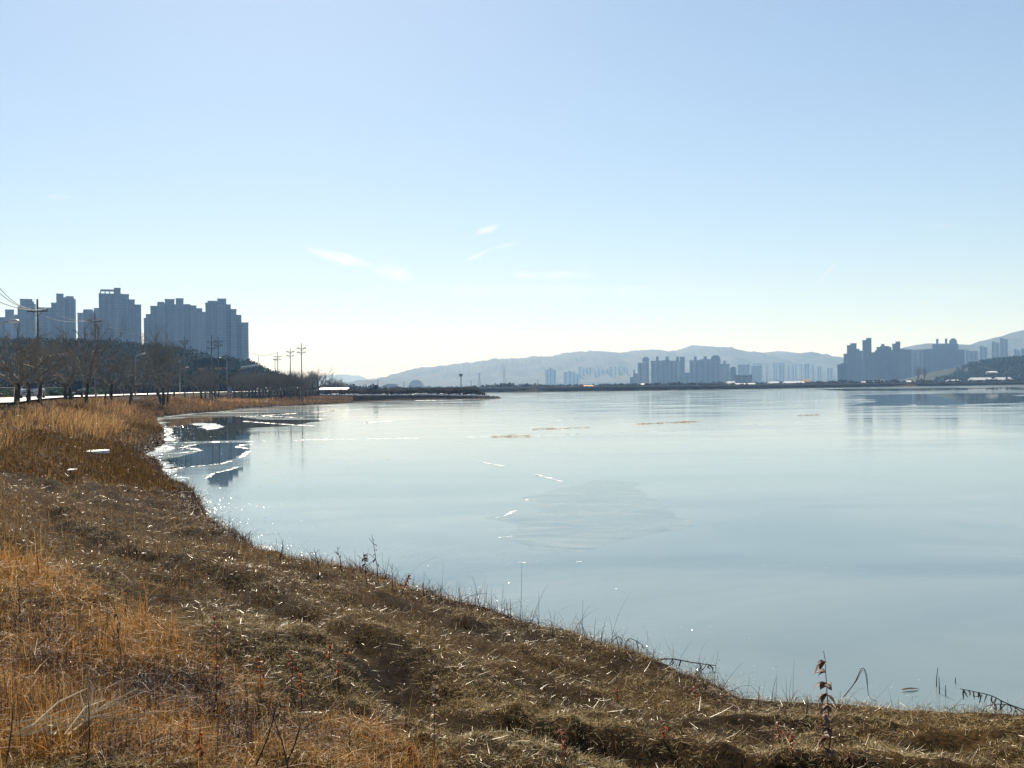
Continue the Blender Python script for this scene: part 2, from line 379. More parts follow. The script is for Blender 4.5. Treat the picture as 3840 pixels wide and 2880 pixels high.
frost_lines([(c1([(200, 346), (480, 341), (740, 340), (1200, 325), (1700, 318), (2300, 308)]), .35, .35), (c1([(0, 455), (60, 432), (140, 430), (300, 414), (385, 404)]), .35, .15),
             (c1([(385, 404), (330, 385), (262, 385), (300, 370), (350, 362)]), .4, .15), (c1([(130, 545), (300, 520), (540, 499), (650, 465), (710, 430), (742, 405)]), .35, .2),
             (c1([(745, 392), (690, 385), (652, 372), (700, 362), (745, 362)]), .45, .1), (c1([(430, 604), (480, 568), (600, 541), (650, 520)]), .18, .4),
             (c1([(650, 156), (850, 150), (1150, 130), (1540, 105)]), .9, .3), (c1([(700, 192), (900, 208), (1200, 226)]), .6, .25), (c1([(660, 157), (950, 158), (1310, 180)]), .5, .35),
             (c1([(1540, 206), (1780, 186)]), .7, .2), (c1([(1300, 468), (1750, 468)]), .12, .6), (c1([(-20, 500), (60, 505), (100, 520)]), .5, .1),
             (c3([(60, 206), (300, 203), (540, 191), (860, 181), (1200, 156), (1530, 141)]), .45, .3), (c3([(160, 520), (200, 512), (240, 490)]), .10, .2),
             (c3([(180, 596), (235, 590)]), .08, .3), (c3([(310, 600), (385, 606)]), .05, .3), (c3([(280, 450), (300, 446)]), .1, .1), (c3([(1750, 80), (2050, 95), (2212, 90)]), .8, .35),
             (c3([(100, 155), (420, 140)]), .4, .6), (c3([(480, 690), (500, 690)]), .03, .1), (c3([(260, 692), (290, 694)]), .03, .1),
             (c3([(0, 285), (120, 305), (250, 328), (300, 345), (420, 378)]), .03, .68), (c3([(700, 385), (760, 380)]), .08, .4)])
FP = [c1([(320, 205), (400, 204), (490, 210), (556, 230), (510, 246), (440, 256), (395, 236)]), c1([(-118, 468), (0, 440), (60, 452), (110, 448), (40, 480), (-40, 500), (-95, 492)]),
                      c1([(125, 245), (180, 247), (160, 256)]), c1([(110, 276), (190, 274), (150, 292)]), c1([(115, 310), (215, 322), (190, 336), (135, 334)]), c1([(120, 368), (200, 372), (190, 398), (110, 410), (60, 404)]),
                      [(1560, 1501), (1700, 1499.5), (1830, 1496), (1700, 1501), (1560, 1503)]]
patch('snow_dusted_ice', FP, M['frosted'], .0016)
C = []; S = []
for poly in FP:
    P = np.array([onz(a, b)[:2] for a, b in poly]); lo, hi = P.min(0), P.max(0); D0 = np.linalg.norm(P.mean(0)); q = lo + (hi - lo) * rng.random((1500, 2)); e = pdist(q[:, 0], q[:, 1], [tuple(p) for p in P] + [tuple(P[0])])
    kk = inside(q[:, 0], q[:, 1], [tuple(p) for p in P]) & (rng.random(1500) < .05 + .30 * np.exp(-e / (.004 * D0))) ; q = q[kk]; C.append(np.column_stack([q, rng.uniform(.0026, .005, len(q))])); S.append(.0008 * D0 * rng.gamma(2, .5, len(q)))
flakes('frost_flakes', np.concatenate(C), np.concatenate(S))
def rim():
    P = refine([tuple(p) for p in [(9, 9.75)] + shore[:30]], .12); P = np.array(P); d = np.gradient(P, axis=0); d /= np.maximum(np.hypot(d[:, 0], d[:, 1])[:, None], 1e-6)
    nrm = np.stack([d[:, 1], -d[:, 0]], 1); r = np.hypot(P[:, 0], P[:, 1]); i = np.arange(len(P))
    for k in range(3): nrm[1:-1] = (nrm[:-2] + nrm[1:-1] + nrm[2:]) / 3
    w = np.interp(r, [10, 25, 60, 140], [.4, .7, 1.3, 2.0]) * np.clip(fbm(i * .09, i * 0, 23, 5) * 1.6 - .55, 0, .8) + .02
    q = P + nrm * (w * (.75 + .5 * vnoise(i * .9, i * 0, 24)))[:, None] + nrm * .15; b = P - nrm * .9
    V = np.concatenate([np.column_stack([b, np.full(len(P), .0011)]), np.column_stack([q, np.full(len(P), .0011)])]); n = len(P); k = np.arange(n - 1)
    tag(meshobj('shore_ice', V, np.stack([k, k + 1, k + n + 1, k + n], 1), M['frosted']), kind='structure')
rim()
def puddle(px, py, w, h):
    c = hit(px, py); r = np.linalg.norm(c - C0) / F
    V = [(c[0] + math.cos(a) * w * r * (1 + .3 * math.sin(3 * a)), c[1] + math.sin(a) * h * r * 10 * (1 + .2 * math.cos(2 * a)), 0) for a in np.linspace(0, 6.283, 19)[:-1]]
    zz = max(h1(x, y) for x, y, _ in V) + .012
    V = [(x, y, zz) for x, y, _ in V]
    return tag(meshobj('frozen_puddle', V + [(x, y, zz - .12) for x, y, _ in V], [tuple(range(18))] + [(i, i + 18, (i + 1) % 18 + 18, (i + 1) % 18) for i in range(18)], M['frost']), kind='structure')
puddle(355, 1708, 34, 7); puddle(275, 1775, 16, 4)

# ------------------------------------------------------------------ grass, straw, reeds (stuff)
def blades(name, P, Ln, W, az, tilt, bend, segs, mt, label=None, cat=None):
    n = len(P); t = np.arange(segs + 1) / segs
    pos = np.zeros((n, segs + 1, 3)); pos[:, 0] = P
    for k in range(segs):
        a = tilt + bend * (k + .5) / segs
        d = np.stack([np.cos(az) * np.sin(a), np.sin(az) * np.sin(a), np.cos(a)], 1)
        pos[:, k + 1] = pos[:, k] + d * (Ln / segs)[:, None]
    side = np.stack([-np.sin(az), np.cos(az), np.zeros(n)], 1)
    roll = rng.uniform(-.8, .8, n); side[:, 2] = np.sin(roll); side[:, :2] *= np.cos(roll)[:, None]
    w = W[:, None] * (1 - .7 * t[None])
    Lp = pos + side[:, None] * w[..., None] * .5; Rp = pos - side[:, None] * w[..., None] * .5
    V = np.stack([Lp, Rp], 2).reshape(-1, 3)
    base = (np.arange(n) * (segs + 1) * 2)[:, None] + (np.arange(segs) * 2)[None]
    Fq = np.stack([base, base + 1, base + 3, base + 2], -1).reshape(-1, 4)
    return tag(meshobj(name, V, Fq, mt), label, cat, kind='stuff')
def zone(poly): return [tuple(hit(a, b)[:2]) for a, b in poly]
def scatter(n, rlo, rhi, alo=-33, ahi=33):
    r = np.exp(rng.uniform(math.log(rlo), math.log(rhi), n)); a = np.radians(rng.uniform(alo, ahi, n))
    return r * np.sin(a), r * np.cos(a), r
Zgold = zone([(-500, 2000), (0, 2060), (150, 2110), (300, 2200), (480, 2330), (640, 2450), (850, 2500), (1050, 2650), (1400, 2740), (1700, 2879), (-500, 2879)])
Zgold += [(1.5, 1.5), (-4, 1)]
Zreed = zone([(-400, 1590), (0, 1570), (130, 1540), (340, 1520), (420, 1560), (430, 1600), (250, 1640), (0, 1690), (-400, 1720)])
Zruss = zone([(-400, 1700), (0, 1670), (250, 1620), (420, 1590), (380, 1680), (200, 1800), (180, 1950), (0, 2060), (-400, 2060)])
def rut(x, y, sd):
    s2 = sd - 3.9 + (fbm(x * .3, y * .3, 21, 2) - .4) * 1.2; return (np.minimum(np.abs(s2), np.abs(s2 + 2.0)) > .26) | (rng.random(len(x)) < .12)
def zin(x, y, Z, amp=.14):
    r = np.hypot(x, y); return inside(x + (fbm(x * 9 / r + r * .1, y * 9 / r * .3 + r * .35, 33, 4) - .47) * amp * r, y + (fbm(x * .6, y * .6, 35, 3) - .44) * amp * r, Z)
def land(x, y, lo=.05):
    sd = sdist(x, y); return np.where(sd < 0, np.where((y > 60) & (H(x, y) > .1), 1.0, -1), sd)
M['straw'] = leafmat('straw_litter', [(.03, .017, .006), (.12, .076, .024), (.42, .29, .10), (.68, .53, .28), (.25, .165, .055), (.55, .41, .17), (.06, .036, .013), (.17, .11, .034)], .65, .2, .08)
M['gold'] = leafmat('golden_grass', [(.045, .02, .006), (.38, .165, .032), (.58, .30, .07), (.085, .034, .009), (.70, .45, .15), (.44, .185, .034), (.16, .065, .014), (.60, .34, .085)], .5, .42, .25)
M['russet'] = leafmat('russet_grass', [(.04, .021, .010), (.16, .082, .032), (.28, .155, .06), (.10, .05, .021), (.40, .27, .13), (.06, .03, .014)], .6, .35, .12)
M['reed'] = leafmat('reed', [(.18, .09, .034), (.38, .215, .08), (.54, .36, .16), (.26, .135, .048), (.10, .05, .022)], .5, .42, .35)
M['brown'] = leafmat('brown_grass', [(.022, .011, .004), (.085, .045, .012), (.21, .12, .032), (.045, .024, .007)], .7, .3, .05)
M['bankgrass'] = leafmat('shade_dark_bank_grass', [(.018, .019, .016), (.032, .031, .024), (.048, .042, .029), (.024, .023, .018)], .9, .05, .05)  # tones darkened for the shade on banks turned from the sun

M['bramble'] = leafmat('bramble', [(.035, .02, .014), (.07, .04, .03), (.11, .06, .045), (.05, .03, .022)], .6, .1, .3)
# mown straw lying on the strip
x, y, r = scatter(760000, 4.2, 70)
sd = land(x, y); cl = fbm(x * .8, y * .8, 41, 4); cl2 = fbm(x * 3.1, y * 3.1, 47, 3)
keep = (sd > .12) & (sd < 14) & ((cl * .6 + cl2 * .5) > rng.uniform(.34, .62, len(x)) ) & (rng.random(len(x)) < np.interp(r, [10, 15, 40], [1, .5, .12])) & ~(zin(x, y, Zgold) & (rng.random(len(x)) > .3))
keep &= rut(x, y, sd); x, y, r, sd = x[keep], y[keep], r[keep], sd[keep]; n = len(x)
z = H(x, y) + rng.uniform(.0, .035, n)
Ln = rng.gamma(1.3, .024, n) + .018; Ln = Ln * np.interp(r, [4, 30, 70], [1, 1.5, 2.6])
W = np.maximum(rng.uniform(.002, .005, n), .00036 * r)
blades('straw_litter', np.stack([x, y, z], 1), Ln, W, rng.uniform(0, 6.283, n), math.pi / 2 - np.abs(rng.normal(.06, .34, n)), rng.normal(0, .8, n), 2, M['straw'],
       'chopped dry straw lying loose over the mown strip of bank', 'straw')
x, y, r = scatter(95000, 4.2, 60); sd = land(x, y); cl = fbm(x * .7, y * .7, 43, 3)
keep = (sd > .15) & (sd < 13) & (cl > rng.uniform(.25, .62, len(x))) & ~(zin(x, y, Zgold) & (rng.random(len(x)) > .3)); x, y, r = x[keep], y[keep], r[keep]; n = len(x)
M['pale_straw'] = leafmat('pale_straw', [(.30, .23, .12), (.46, .37, .21), (.24, .17, .08), (.52, .43, .27)], .4, .15, .5)  # bright straws added for glints, the brightness put into their colour
blades('glint_straw', np.stack([x, y, H(x, y) + rng.uniform(.01, .06, n)], 1), (rng.gamma(1.6, .026, n) + .02) * np.interp(r, [4, 40], [1, 1.7]), np.maximum(rng.uniform(.002, .0042, n), .00034 * r), rng.uniform(0, 6.28, n), math.pi / 2 - np.abs(rng.normal(.05, .25, n)), rng.normal(0, .6, n), 2, M['pale_straw'],
       'pale broken straws added for glints on top of the mown strip', 'straw')
# short stubble among it
x, y, r = scatter(150000, 4.2, 75)
sd = land(x, y); keep = (sd > .05) & (sd < 16) & (fbm(x * 1.3, y * 1.3, 51, 3) > rng.uniform(.33, .68, len(x))) & rut(x, y, sd); x, y, r = x[keep], y[keep], r[keep]; n = len(x)
blades('grass_stubble', np.stack([x, y, H(x, y) - .01], 1), rng.uniform(.05, .15, n) * np.interp(r, [4, 60], [1, 1.8]), np.maximum(.004, .0005 * r), rng.uniform(0, 6.28, n), np.abs(rng.normal(.3, .35, n)), rng.normal(.3, .6, n), 2,
       M['brown'], 'short brown stubble of cut grass across the bank', 'grass')
# golden grass, bottom left
x, y, r = scatter(330000, 3.0, 26, -45, 10)
cl = fbm(x * .9, y * .9, 61, 3)
keep = zin(x, y, Zgold) & (cl > rng.uniform(.30, .60, len(x))); x, y, r, cl = x[keep], y[keep], r[keep], cl[keep]; n = len(x)
g = .5 + .7 * np.clip(cl - .3, 0, .4) / .4
blades('golden_grass', np.stack([x, y, H(x, y) - .02], 1), (rng.gamma(3, .07, n) + .05) * g, np.maximum(rng.uniform(.0016, .004, n), .00040 * r), rng.vonmises(-.3, .25, n), np.abs(rng.normal(.55, .55, n)), rng.normal(1.0, 1.0, n), 4,
       M['gold'], 'tall tangled golden dead grass in the lower left corner', 'grass')
x, y, r = scatter(240000, 3.0, 26, -45, 10)
keep = zin(x, y, Zgold, .1) & (fbm(x * 1.4, y * 1.4, 63, 3) > rng.uniform(.2, .55, len(x))); x, y, r = x[keep], y[keep], r[keep]; n = len(x)
blades('grass_thatch', np.stack([x, y, H(x, y) + rng.uniform(-.01, .09, n)], 1), rng.gamma(2.2, .06, n) + .04, np.maximum(rng.uniform(.0018, .004, n), .0004 * r), rng.uniform(0, 6.28, n), math.pi / 2 - np.abs(rng.normal(.1, .35, n)), rng.normal(.2, .9, n), 3,
       M['gold'], 'flattened thatch of golden dead grass between the standing tufts', 'grass')
HP = []  # dark stems put the shade of the grass gaps into colour
for a, b, rad_, m_ in ((520, 2650, .38, 2600), (60, 2740, .30, 1600), (300, 2700, .22, 700), (930, 2800, .25, 700), (180, 2500, .3, 700), (700, 2600, .25, 600), (330, 2420, .3, 700), (90, 2380, .35, 700), (820, 2700, .22, 500), (420, 2840, .2, 600), (1180, 2800, .2, 400)):
    c = hit(a, b); q = rng.normal(0, rad_ * .6, (m_, 2)); HP.append(np.stack([c[0] + q[:, 0], c[1] + q[:, 1]], 1))
p = np.concatenate(HP); r = np.hypot(p[:, 0], p[:, 1]); n = len(p)
blades('hollow_shade_stems', np.stack([p[:, 0], p[:, 1], H(p[:, 0], p[:, 1])], 1), rng.gamma(2.2, .06, n) + .06, np.maximum(.004, .0007 * r), rng.uniform(0, 6.28, n), np.abs(rng.normal(.7, .5, n)), rng.normal(.9, .9, n), 4,
       M['bramble'], 'dark brown dead stems standing in for the shade in hollows of the golden grass', 'brambles')
x, y, r = scatter(5200, 3.2, 30, -40, 22); sd = land(x, y); gz = zin(x, y, Zgold); keep = (sd > .3) & (fbm(x * 1.1, y * 1.1, 65, 2) > rng.uniform(.3, .7, len(x))) & (gz | (rng.random(len(x)) < .18)); x, y, r = x[keep], y[keep], r[keep]; n = len(x)
blades('dry_stems', np.stack([x, y, H(x, y) - .02], 1), rng.gamma(3, .09, n) + .1, np.maximum(rng.uniform(.003, .0055, n), .0004 * r), rng.uniform(0, 6.28, n), np.abs(rng.normal(.12, .16, n)), rng.normal(.2, .4, n), 4, M['bramble'], 'thin dark dry stems standing through the golden grass', 'stems')
# russet undergrowth on the left
x, y, r = scatter(150000, 9, 60, -45, -8)
keep = zin(x, y, Zruss) & (fbm(x * .5, y * .5, 71, 3) > rng.uniform(.2, .6, len(x))); x, y, r = x[keep], y[keep], r[keep]; n = len(x)
blades('russet_grass', np.stack([x, y, H(x, y) - .02], 1), rng.gamma(3, .06, n) + .05, np.maximum(.004, .0005 * r), rng.uniform(0, 6.28, n), np.abs(rng.normal(.45, .4, n)), rng.normal(.8, .7, n), 3,
       M['russet'], 'reddish brown undergrowth on the left slope above the mown strip', 'grass')
x, y, r = scatter(160000, 13, 75, -30, -2); sd = land(x, y)
keep = (sd > .1) & (sd < 13) & (fbm(x * .4, y * .4, 73, 3) > rng.uniform(.2, .62, len(x))) & (rng.random(len(x)) < np.interp(r, [13, 24], [.25, 1])); x, y, r = x[keep], y[keep], r[keep]; n = len(x)
blades('dry_undergrowth', np.stack([x, y, H(x, y) - .02], 1), rng.uniform(.06, .24, n), np.maximum(.004, .0005 * r), rng.uniform(0, 6.28, n), np.abs(rng.normal(.6, .45, n)), rng.normal(.5, .6, n), 2,
       M['russet'], 'low reddish brown trampled growth on the farther mown strip', 'grass')
# reeds below the road
x, y, r = scatter(170000, 14, 150, -45, -12)
keep = zin(x, y, Zreed) & (fbm(x * .35, y * .35, 81, 3) > rng.uniform(.2, .55, len(x))) & (pdist(x, y, road_c) > 7.6); x, y, r = x[keep], y[keep], r[keep]; n = len(x)
blades('reed_bed', np.stack([x, y, H(x, y) - .02], 1), rng.gamma(4, .095, n) + .1, np.maximum(.006, .00045 * r), rng.vonmises(.2, 1.2, n), np.abs(rng.normal(.2, .22, n)), rng.normal(.55, .5, n), 4,
       M['reed'], 'pale golden reed bed leaning below the road', 'reeds')
# rough brown grass along the far bank to the root of the spit
x, y, r = scatter(330000, 32, 300, -36, -8)
sd = land(x, y); keep = (sd > .2) & (sd < 24) & ~(zin(x, y, Zreed) & (rng.random(len(x)) < .6)) & (pdist(x, y, road_c) > 6.6) & (fbm(x * .12, y * .12, 91, 3) > rng.uniform(.2, .55, len(x)))
x, y, r = x[keep], y[keep], r[keep]; n = len(x); t = fbm(x * .08, y * .08, 93, 3)
blades('bank_grass', np.stack([x, y, H(x, y) - .03], 1), rng.uniform(.15, .5, n) * (.5 + 1.6 * np.clip(t - .3, 0, .5)), .00062 * r, rng.uniform(0, 6.28, n), np.abs(rng.normal(.25, .25, n)), rng.normal(.4, .4, n), 2,
       M['brown'], 'rough brown winter grass along the curving bank below the road', 'grass')
x, y, r = scatter(90000, 60, 235, -34, -10)
sd = land(x, y); keep = (sd > 2.2) & (pdist(x, y, road_c) > 8) & (fbm(x * .09 + 3, y * .09, 97, 3) > rng.uniform(.42, .62, len(x))) & ~((y > 60) & (sd > 14))
x, y, r = x[keep], y[keep], r[keep]; n = len(x)
blades('reed_tufts', np.stack([x, y, H(x, y) - .03], 1), rng.uniform(.5, 1.25, n), .0006 * r, rng.vonmises(.2, 1, n), np.abs(rng.normal(.15, .18, n)), rng.normal(.5, .4, n), 3,
       M['reed'], 'straw coloured reed tufts in drifts below the road', 'reeds')
x, y, r = scatter(420000, 85, 290, -28, -9)
sd = land(x, y); keep = (sd > .15) & (sd < 24) & (pdist(x, y, road_c) > 6.2) & (H(x, y) > .05); x, y, r = x[keep], y[keep], r[keep]; n = len(x)
blades('verge_grass', np.stack([x, y, H(x, y) - .03], 1), rng.uniform(.12, .45, n) * (.5 + 1.4 * fbm(x * .15, y * .15, 95, 3)), .0006 * r, rng.uniform(0, 6.28, n), np.abs(rng.normal(.35, .3, n)), rng.normal(.4, .4, n), 2,
       M['russet'], 'russet brown winter grass on the distant bend of the bank', 'grass')
x, y, r = scatter(120000, 50, 260, -36, -9); d = pdist(x, y, road_c); keep = (d > 4.4) & (d < 9) & (H(x, y) > .6); x, y, r = x[keep], y[keep], r[keep]; n = len(x)
blades('verge_stubble', np.stack([x, y, H(x, y) - .02], 1), rng.uniform(.05, .16, n), .0007 * r, rng.uniform(0, 6.28, n), np.abs(rng.normal(.4, .35, n)), rng.normal(.4, .4, n), 1, M['russet'], 'short brown stubble on the verge beside the road', 'grass')
# dull grass on the spit and the far embankment
x = rng.uniform(-72, 2, 90000); y = rng.uniform(238, 322, 90000); sd = land(x, y); keep = (sd > .6); x, y = x[keep], y[keep]; n = len(x); zz = H(x, y)
blades('spit_grass', np.stack([x, y, zz - .05], 1), rng.uniform(.12, .38, n), np.full(n, .17), rng.uniform(0, 6.28, n), np.abs(rng.normal(.3, .3, n)), rng.normal(.4, .4, n), 1,
       M['bankgrass'], 'dull dark grass covering the low spit behind the stones', 'grass')
P = refine(dike_c, .35); x = np.array([p[0] for p in P]); y = np.array([p[1] for p in P]); x = np.tile(x, 30); y = np.tile(y, 30) + rng.uniform(-9.5, 4, len(x)); keep = (H(x, y) > .02) & (np.abs(x / y) < .6); x, y = x[keep], y[keep]; n = len(x)
blades('embankment_grass', np.stack([x, y, H(x, y) - .05], 1), rng.uniform(.15, .4, n), np.full(n, .35), rng.uniform(0, 6.28, n), np.abs(rng.normal(.3, .3, n)), rng.normal(.4, .4, n), 1,
       M['bankgrass'], 'dull grass on the long embankment across the reservoir', 'grass')
# bramble tangle along the edge of the ice
E = refine([tuple(p) for p in [(7, 9.9)] + shore[:27]], .03); E = np.array(E)
k = rng.integers(0, len(E), 60000); p = E[k] + rng.normal(0, 1, (60000, 2)) * np.array([.3, .3]) - np.array([.15, .2]); r = np.hypot(p[:, 0], p[:, 1])
keep = rng.random(60000) < np.clip(14 / r, .05, 1) * np.interp(p[:, 0], [1.5, 3.2], [1, .22]); p, r = p[keep], r[keep]; sd = land(p[:, 0], p[:, 1]); keep = (sd > -.02) & (fbm(p[:, 0] * .7, p[:, 1] * .7, 15, 3) > rng.uniform(.25, .58, len(sd))); p, r = p[keep], r[keep]; n = len(p)
blades('bramble_tangle', np.stack([p[:, 0], p[:, 1], np.maximum(H(p[:, 0], p[:, 1]), 0)], 1), rng.gamma(2.2, .085, n) + .06, np.maximum(.004, .00055 * r), rng.uniform(0, 6.28, n), np.abs(rng.normal(.75, .4, n)), rng.normal(1.2, 1.0, n), 5,
       M['bramble'], 'dark bramble and dead stems tangled along the edge of the ice', 'brambles')
# white frost facets added for the sun's glints by the edge
k = rng.integers(0, len(E), 70000); off = np.abs(rng.exponential(.2, 70000)) * (1 + 2 * (rng.random(70000) < .08)); nb = E[np.clip(k + 1, 0, len(E) - 1)] - E[k - 1]; nb /= np.maximum(np.hypot(nb[:, 0], nb[:, 1])[:, None], 1e-6)
rr = np.hypot(E[k, 0], E[k, 1]); p = E[k] + np.stack([nb[:, 1], -nb[:, 0]], 1) * (off * np.interp(rr, [10, 60], [1, 3]))[:, None]
sd = pdist(p[:, 0], p[:, 1], lake + [lake[0]]); keep = inside(p[:, 0], p[:, 1], lake) & (rng.random(70000) < np.interp(rr, [10, 16, 28, 40], [.9, .9, .6, .1])) & (fbm(p[:, 0] * .8, p[:, 1] * .8, 19, 2) > .34)
p = p[keep]; r = rr[keep]; n = len(p)
M['crystal'] = mat('frost_glint', (.86, .88, .89), (.78, .80, .82), 5, .2, .6)
blades('frost_glints', np.stack([p[:, 0], p[:, 1], np.full(n, .003)], 1), np.maximum(rng.uniform(.006, .02, n), .0007 * r), np.maximum(rng.uniform(.006, .016, n), .0006 * r), rng.uniform(0, 6.28, n), math.pi / 2 - np.abs(rng.normal(.0, .13, n)), rng.normal(0, .05, n), 1,
       M['crystal'], 'white frost facets added for glints along the edge of the ice', 'frost')

# ------------------------------------------------------------------ bare trees
def gen_tree(seed, Ht, spread=.55, trunk=.26, r0=.16, stems=1, limbs=5, up=.25, twigs=(7, 7, 4), side=3, lean=0):
    rd = random.Random(seed); T = MB(); Cn = MB()
    def walk(p, d, l, r, n, wob, up_):
        pts = [p]; rs = [r]
        for i in range(n):
            d = (d + Vector((rd.gauss(0, wob), rd.gauss(0, wob), rd.gauss(0, wob) + up_))).normalized()
            p = p + d * (l / n); pts.append(p); rs.append(r * (1 - .6 * (i + 1) / n))
        return pts, rs, d
    def grow(p, d, l, r, lev):
        pts, rs, d2 = walk(p, d, l, r, (4, 3, 2, 1)[lev], .13, up * .3)
        Cn.tube(pts, rs, 5 if lev == 0 else side, cap=False)
        if lev == 3: return
        for k in range(twigs[lev]):
            t = rd.uniform(.35, 1.0); i = min(int(t * (len(pts) - 1)), len(pts) - 2); q = pts[i].lerp(pts[i + 1], t * (len(pts) - 1) - i)
            dd = (pts[i + 1] - pts[i]).normalized(); s = Vector((rd.gauss(0, 1), rd.gauss(0, 1), rd.gauss(.15, .7))).normalized()
            nd = (dd * rd.uniform(.5, 1.0) + s * rd.uniform(.5, .9)).normalized()
            grow(q, nd, l * rd.uniform(.42, .68), max(r * .42, .0058), lev + 1)
    for s in range(stems):
        a = rd.uniform(0, 6.28); tilt = 0 if stems == 1 else rd.uniform(.12, .3)
        d = Vector((math.cos(a) * tilt + lean, math.sin(a) * tilt, 1)).normalized()
        p0 = Vector((0, 0, -.25)) + Vector((math.cos(a), math.sin(a), 0)) * (0 if stems == 1 else r0 * .8)
        pts, rs, d2 = walk(p0, d, Ht * trunk + .25, r0, 5, .05, .05)
        rs = [r0 * 1.35] + [r0 * (1 - .22 * i / 5) for i in range(1, 6)]
        T.tube(pts, rs, 8)
        for k in range(limbs):
            a2 = 6.28 * (k + rd.uniform(-.3, .3)) / limbs
            t = rd.uniform(.62, 1.0) if k else 1.0; i = min(int(t * 5), 4); q = pts[i].lerp(pts[i + 1], t * 5 - i)
            nd = (Vector((math.cos(a2), math.sin(a2), 0)) * spread * rd.uniform(.5, 1.3) + Vector((0, 0, 1))).normalized()
            grow(q, nd, Ht * (1 - trunk) * rd.uniform(.55, .75), r0 * rd.uniform(.5, .7), 0)
    return T, Cn
PROTO = {}
def tree_mesh(kind):
    a = dict(cherry0=dict(seed=1, Ht=7.5, spread=1.1, trunk=.24, r0=.24, limbs=6, up=.05, twigs=(5, 5, 4)), cherry1=dict(seed=2, Ht=7, spread=1.0, trunk=.28, r0=.2, limbs=5, up=.1, twigs=(5, 5, 4)),
             cherry2=dict(seed=9, Ht=7, spread=.9, trunk=.30, r0=.2, limbs=6, up=.1, lean=.15, twigs=(5, 5, 4)),
             tall0=dict(seed=3, Ht=12, spread=.35, trunk=.24, r0=.26, stems=2, limbs=5, up=.6, twigs=(6, 5, 4)), slim0=dict(seed=4, Ht=10, spread=.42, trunk=.24, r0=.18, limbs=4, up=.45, twigs=(5, 5, 4)),
             slim1=dict(seed=5, Ht=9, spread=.45, trunk=.24, r0=.17, limbs=4, up=.4, twigs=(5, 5, 4)), round0=dict(seed=6, Ht=7, spread=.85, trunk=.3, r0=.2, limbs=7, up=.15, twigs=(6, 6, 4)),
             round1=dict(seed=7, Ht=7.5, spread=.75, trunk=.3, r0=.2, limbs=6, up=.2), dense0=dict(seed=12, Ht=7.5, spread=.8, trunk=.34, r0=.2, limbs=8, up=.2, twigs=(6, 6, 4)),
             poplar=dict(seed=8, Ht=24, spread=.16, trunk=.15, r0=.4, limbs=8, up=.9, twigs=(6, 5, 3)))[kind]
    T, Cn = gen_tree(**a)
    return T, Cn
def tree(kind, loc, Ht, rz, label, group, pale=False, name='bare_tree'):
    key = (kind, pale)
    if key not in PROTO:
        T, Cn = tree_mesh(kind); o = empty(name)
        T.build('trunk', M['bark'], o, True); Cn.build('crown', M['twig_pale' if pale else 'twig'], o)
        zs = [v[2] for v in Cn.v]; PROTO[key] = (o, max(zs)); first = True
    else: first = False
    o, hz = PROTO[key]
    c = o if first else copy_tree(o)
    s = Ht / hz; c.location = loc; c.scale = (s, s, s); c.rotation_euler = (0, 0, rz)
    return tag(c, label, 'tree', group)
def ground_at(px, Y): p = at(px, 1450, Y); return np.array([p[0], Y, h1(p[0], Y)])
NEARG = 'bare trees along the near road verge'
def py_near(p): return p[1] < 140
def rtree(kind, px, pybase, pytop, label, rz=0, Y=None, g=NEARG, pale=False):
    p = hit(px, pybase) if Y is None else ground_at(px, Y)
    p[2] = h1(p[0], p[1]); top = at(px, pytop, p[1])
    return tree(kind, tuple(p), (top[2] - p[2]) * ((1.3 if kind == 'tall0' else 1.13) if kind in ('tall0', 'slim0', 'slim1') and py_near(p) else 1.1 if py_near(p) else 1), rz, label, g, pale)
rtree('cherry0', 61, 1512, 1225, 'spreading bare tree with thick dark trunk, nearest the left edge beside the road', .3, 66)
rtree('cherry1', 106, 1510, 1262, 'bare tree whose trunk stands in front of the dark silver car', 1.2, 72)
rtree('cherry2', 149, 1508, 1250, 'bare tree with leaning crown just right of the dark silver car', 2.2, 76)
rtree('cherry1', 246, 1494, 1268, 'bare tree left of the black car with a pale teal panel behind it', 3.1, 100)
rtree('cherry2', 268, 1492, 1250, 'bare tree with its trunk against the left end of the black car', 4.4, 108)
rtree('slim0', 322, 1526, 1195, 'slender forked bare tree among reeds right of the black car', .6)
rtree('slim1', 391, 1530, 1245, 'forked bare tree with thick short trunk standing in brown grass below the road', 2.6)
rtree('cherry1', 416, 1490, 1290, 'small bare tree behind the forked tree with thick short trunk', 5.0, 128)
rtree('slim1', 463, 1485, 1330, 'thin bare tree leaning left at the far road edge', 1.5, 152)
rtree('cherry2', 484, 1492, 1310, 'bare tree on the verge with a low forked trunk beside a culvert kerb', .2, 125)
rtree('slim1', 506, 1480, 1310, 'thin bare tree beside a pale lamp post at the far road edge', 3.3, 160)
rtree('slim0', 553, 1480, 1330, 'bare tree with single dark trunk left of the tallest twin trunked tree', 4.1, 165)
rtree('cherry1', 590, 1480, 1330, 'low bare tree half hidden behind the tallest twin trunked tree', 2.8, 170)
rtree('tall0', 611, 1519, 1200, 'tallest bare tree, two dark stems rising from one base below the road', 1.1)
rtree('slim0', 628, 1515, 1290, 'bare tree with branch slanting right beside the tallest twin trunked tree', .05)
rtree('cherry1', 652, 1478, 1350, 'small bare tree left of the two people by the road', .9, 185)
for i, (px, lab) in enumerate([(728, 'bare tree right of the two people, forked low'), (754, 'first thin dark trunk of a spaced row of four along the bright road'), (772, 'second thin dark trunk of a spaced row of four along the bright road'),
                               (789, 'third thin dark trunk of a spaced row of four along the bright road'), (807, 'last thin dark trunk of a spaced row of four along the bright road')]):
    rtree(('slim1', 'cherry1', 'round1', 'slim0', 'cherry2')[i], px, 1474, 1372 - 8 * (i % 2), lab, i * 1.3, 195 + i * 6)
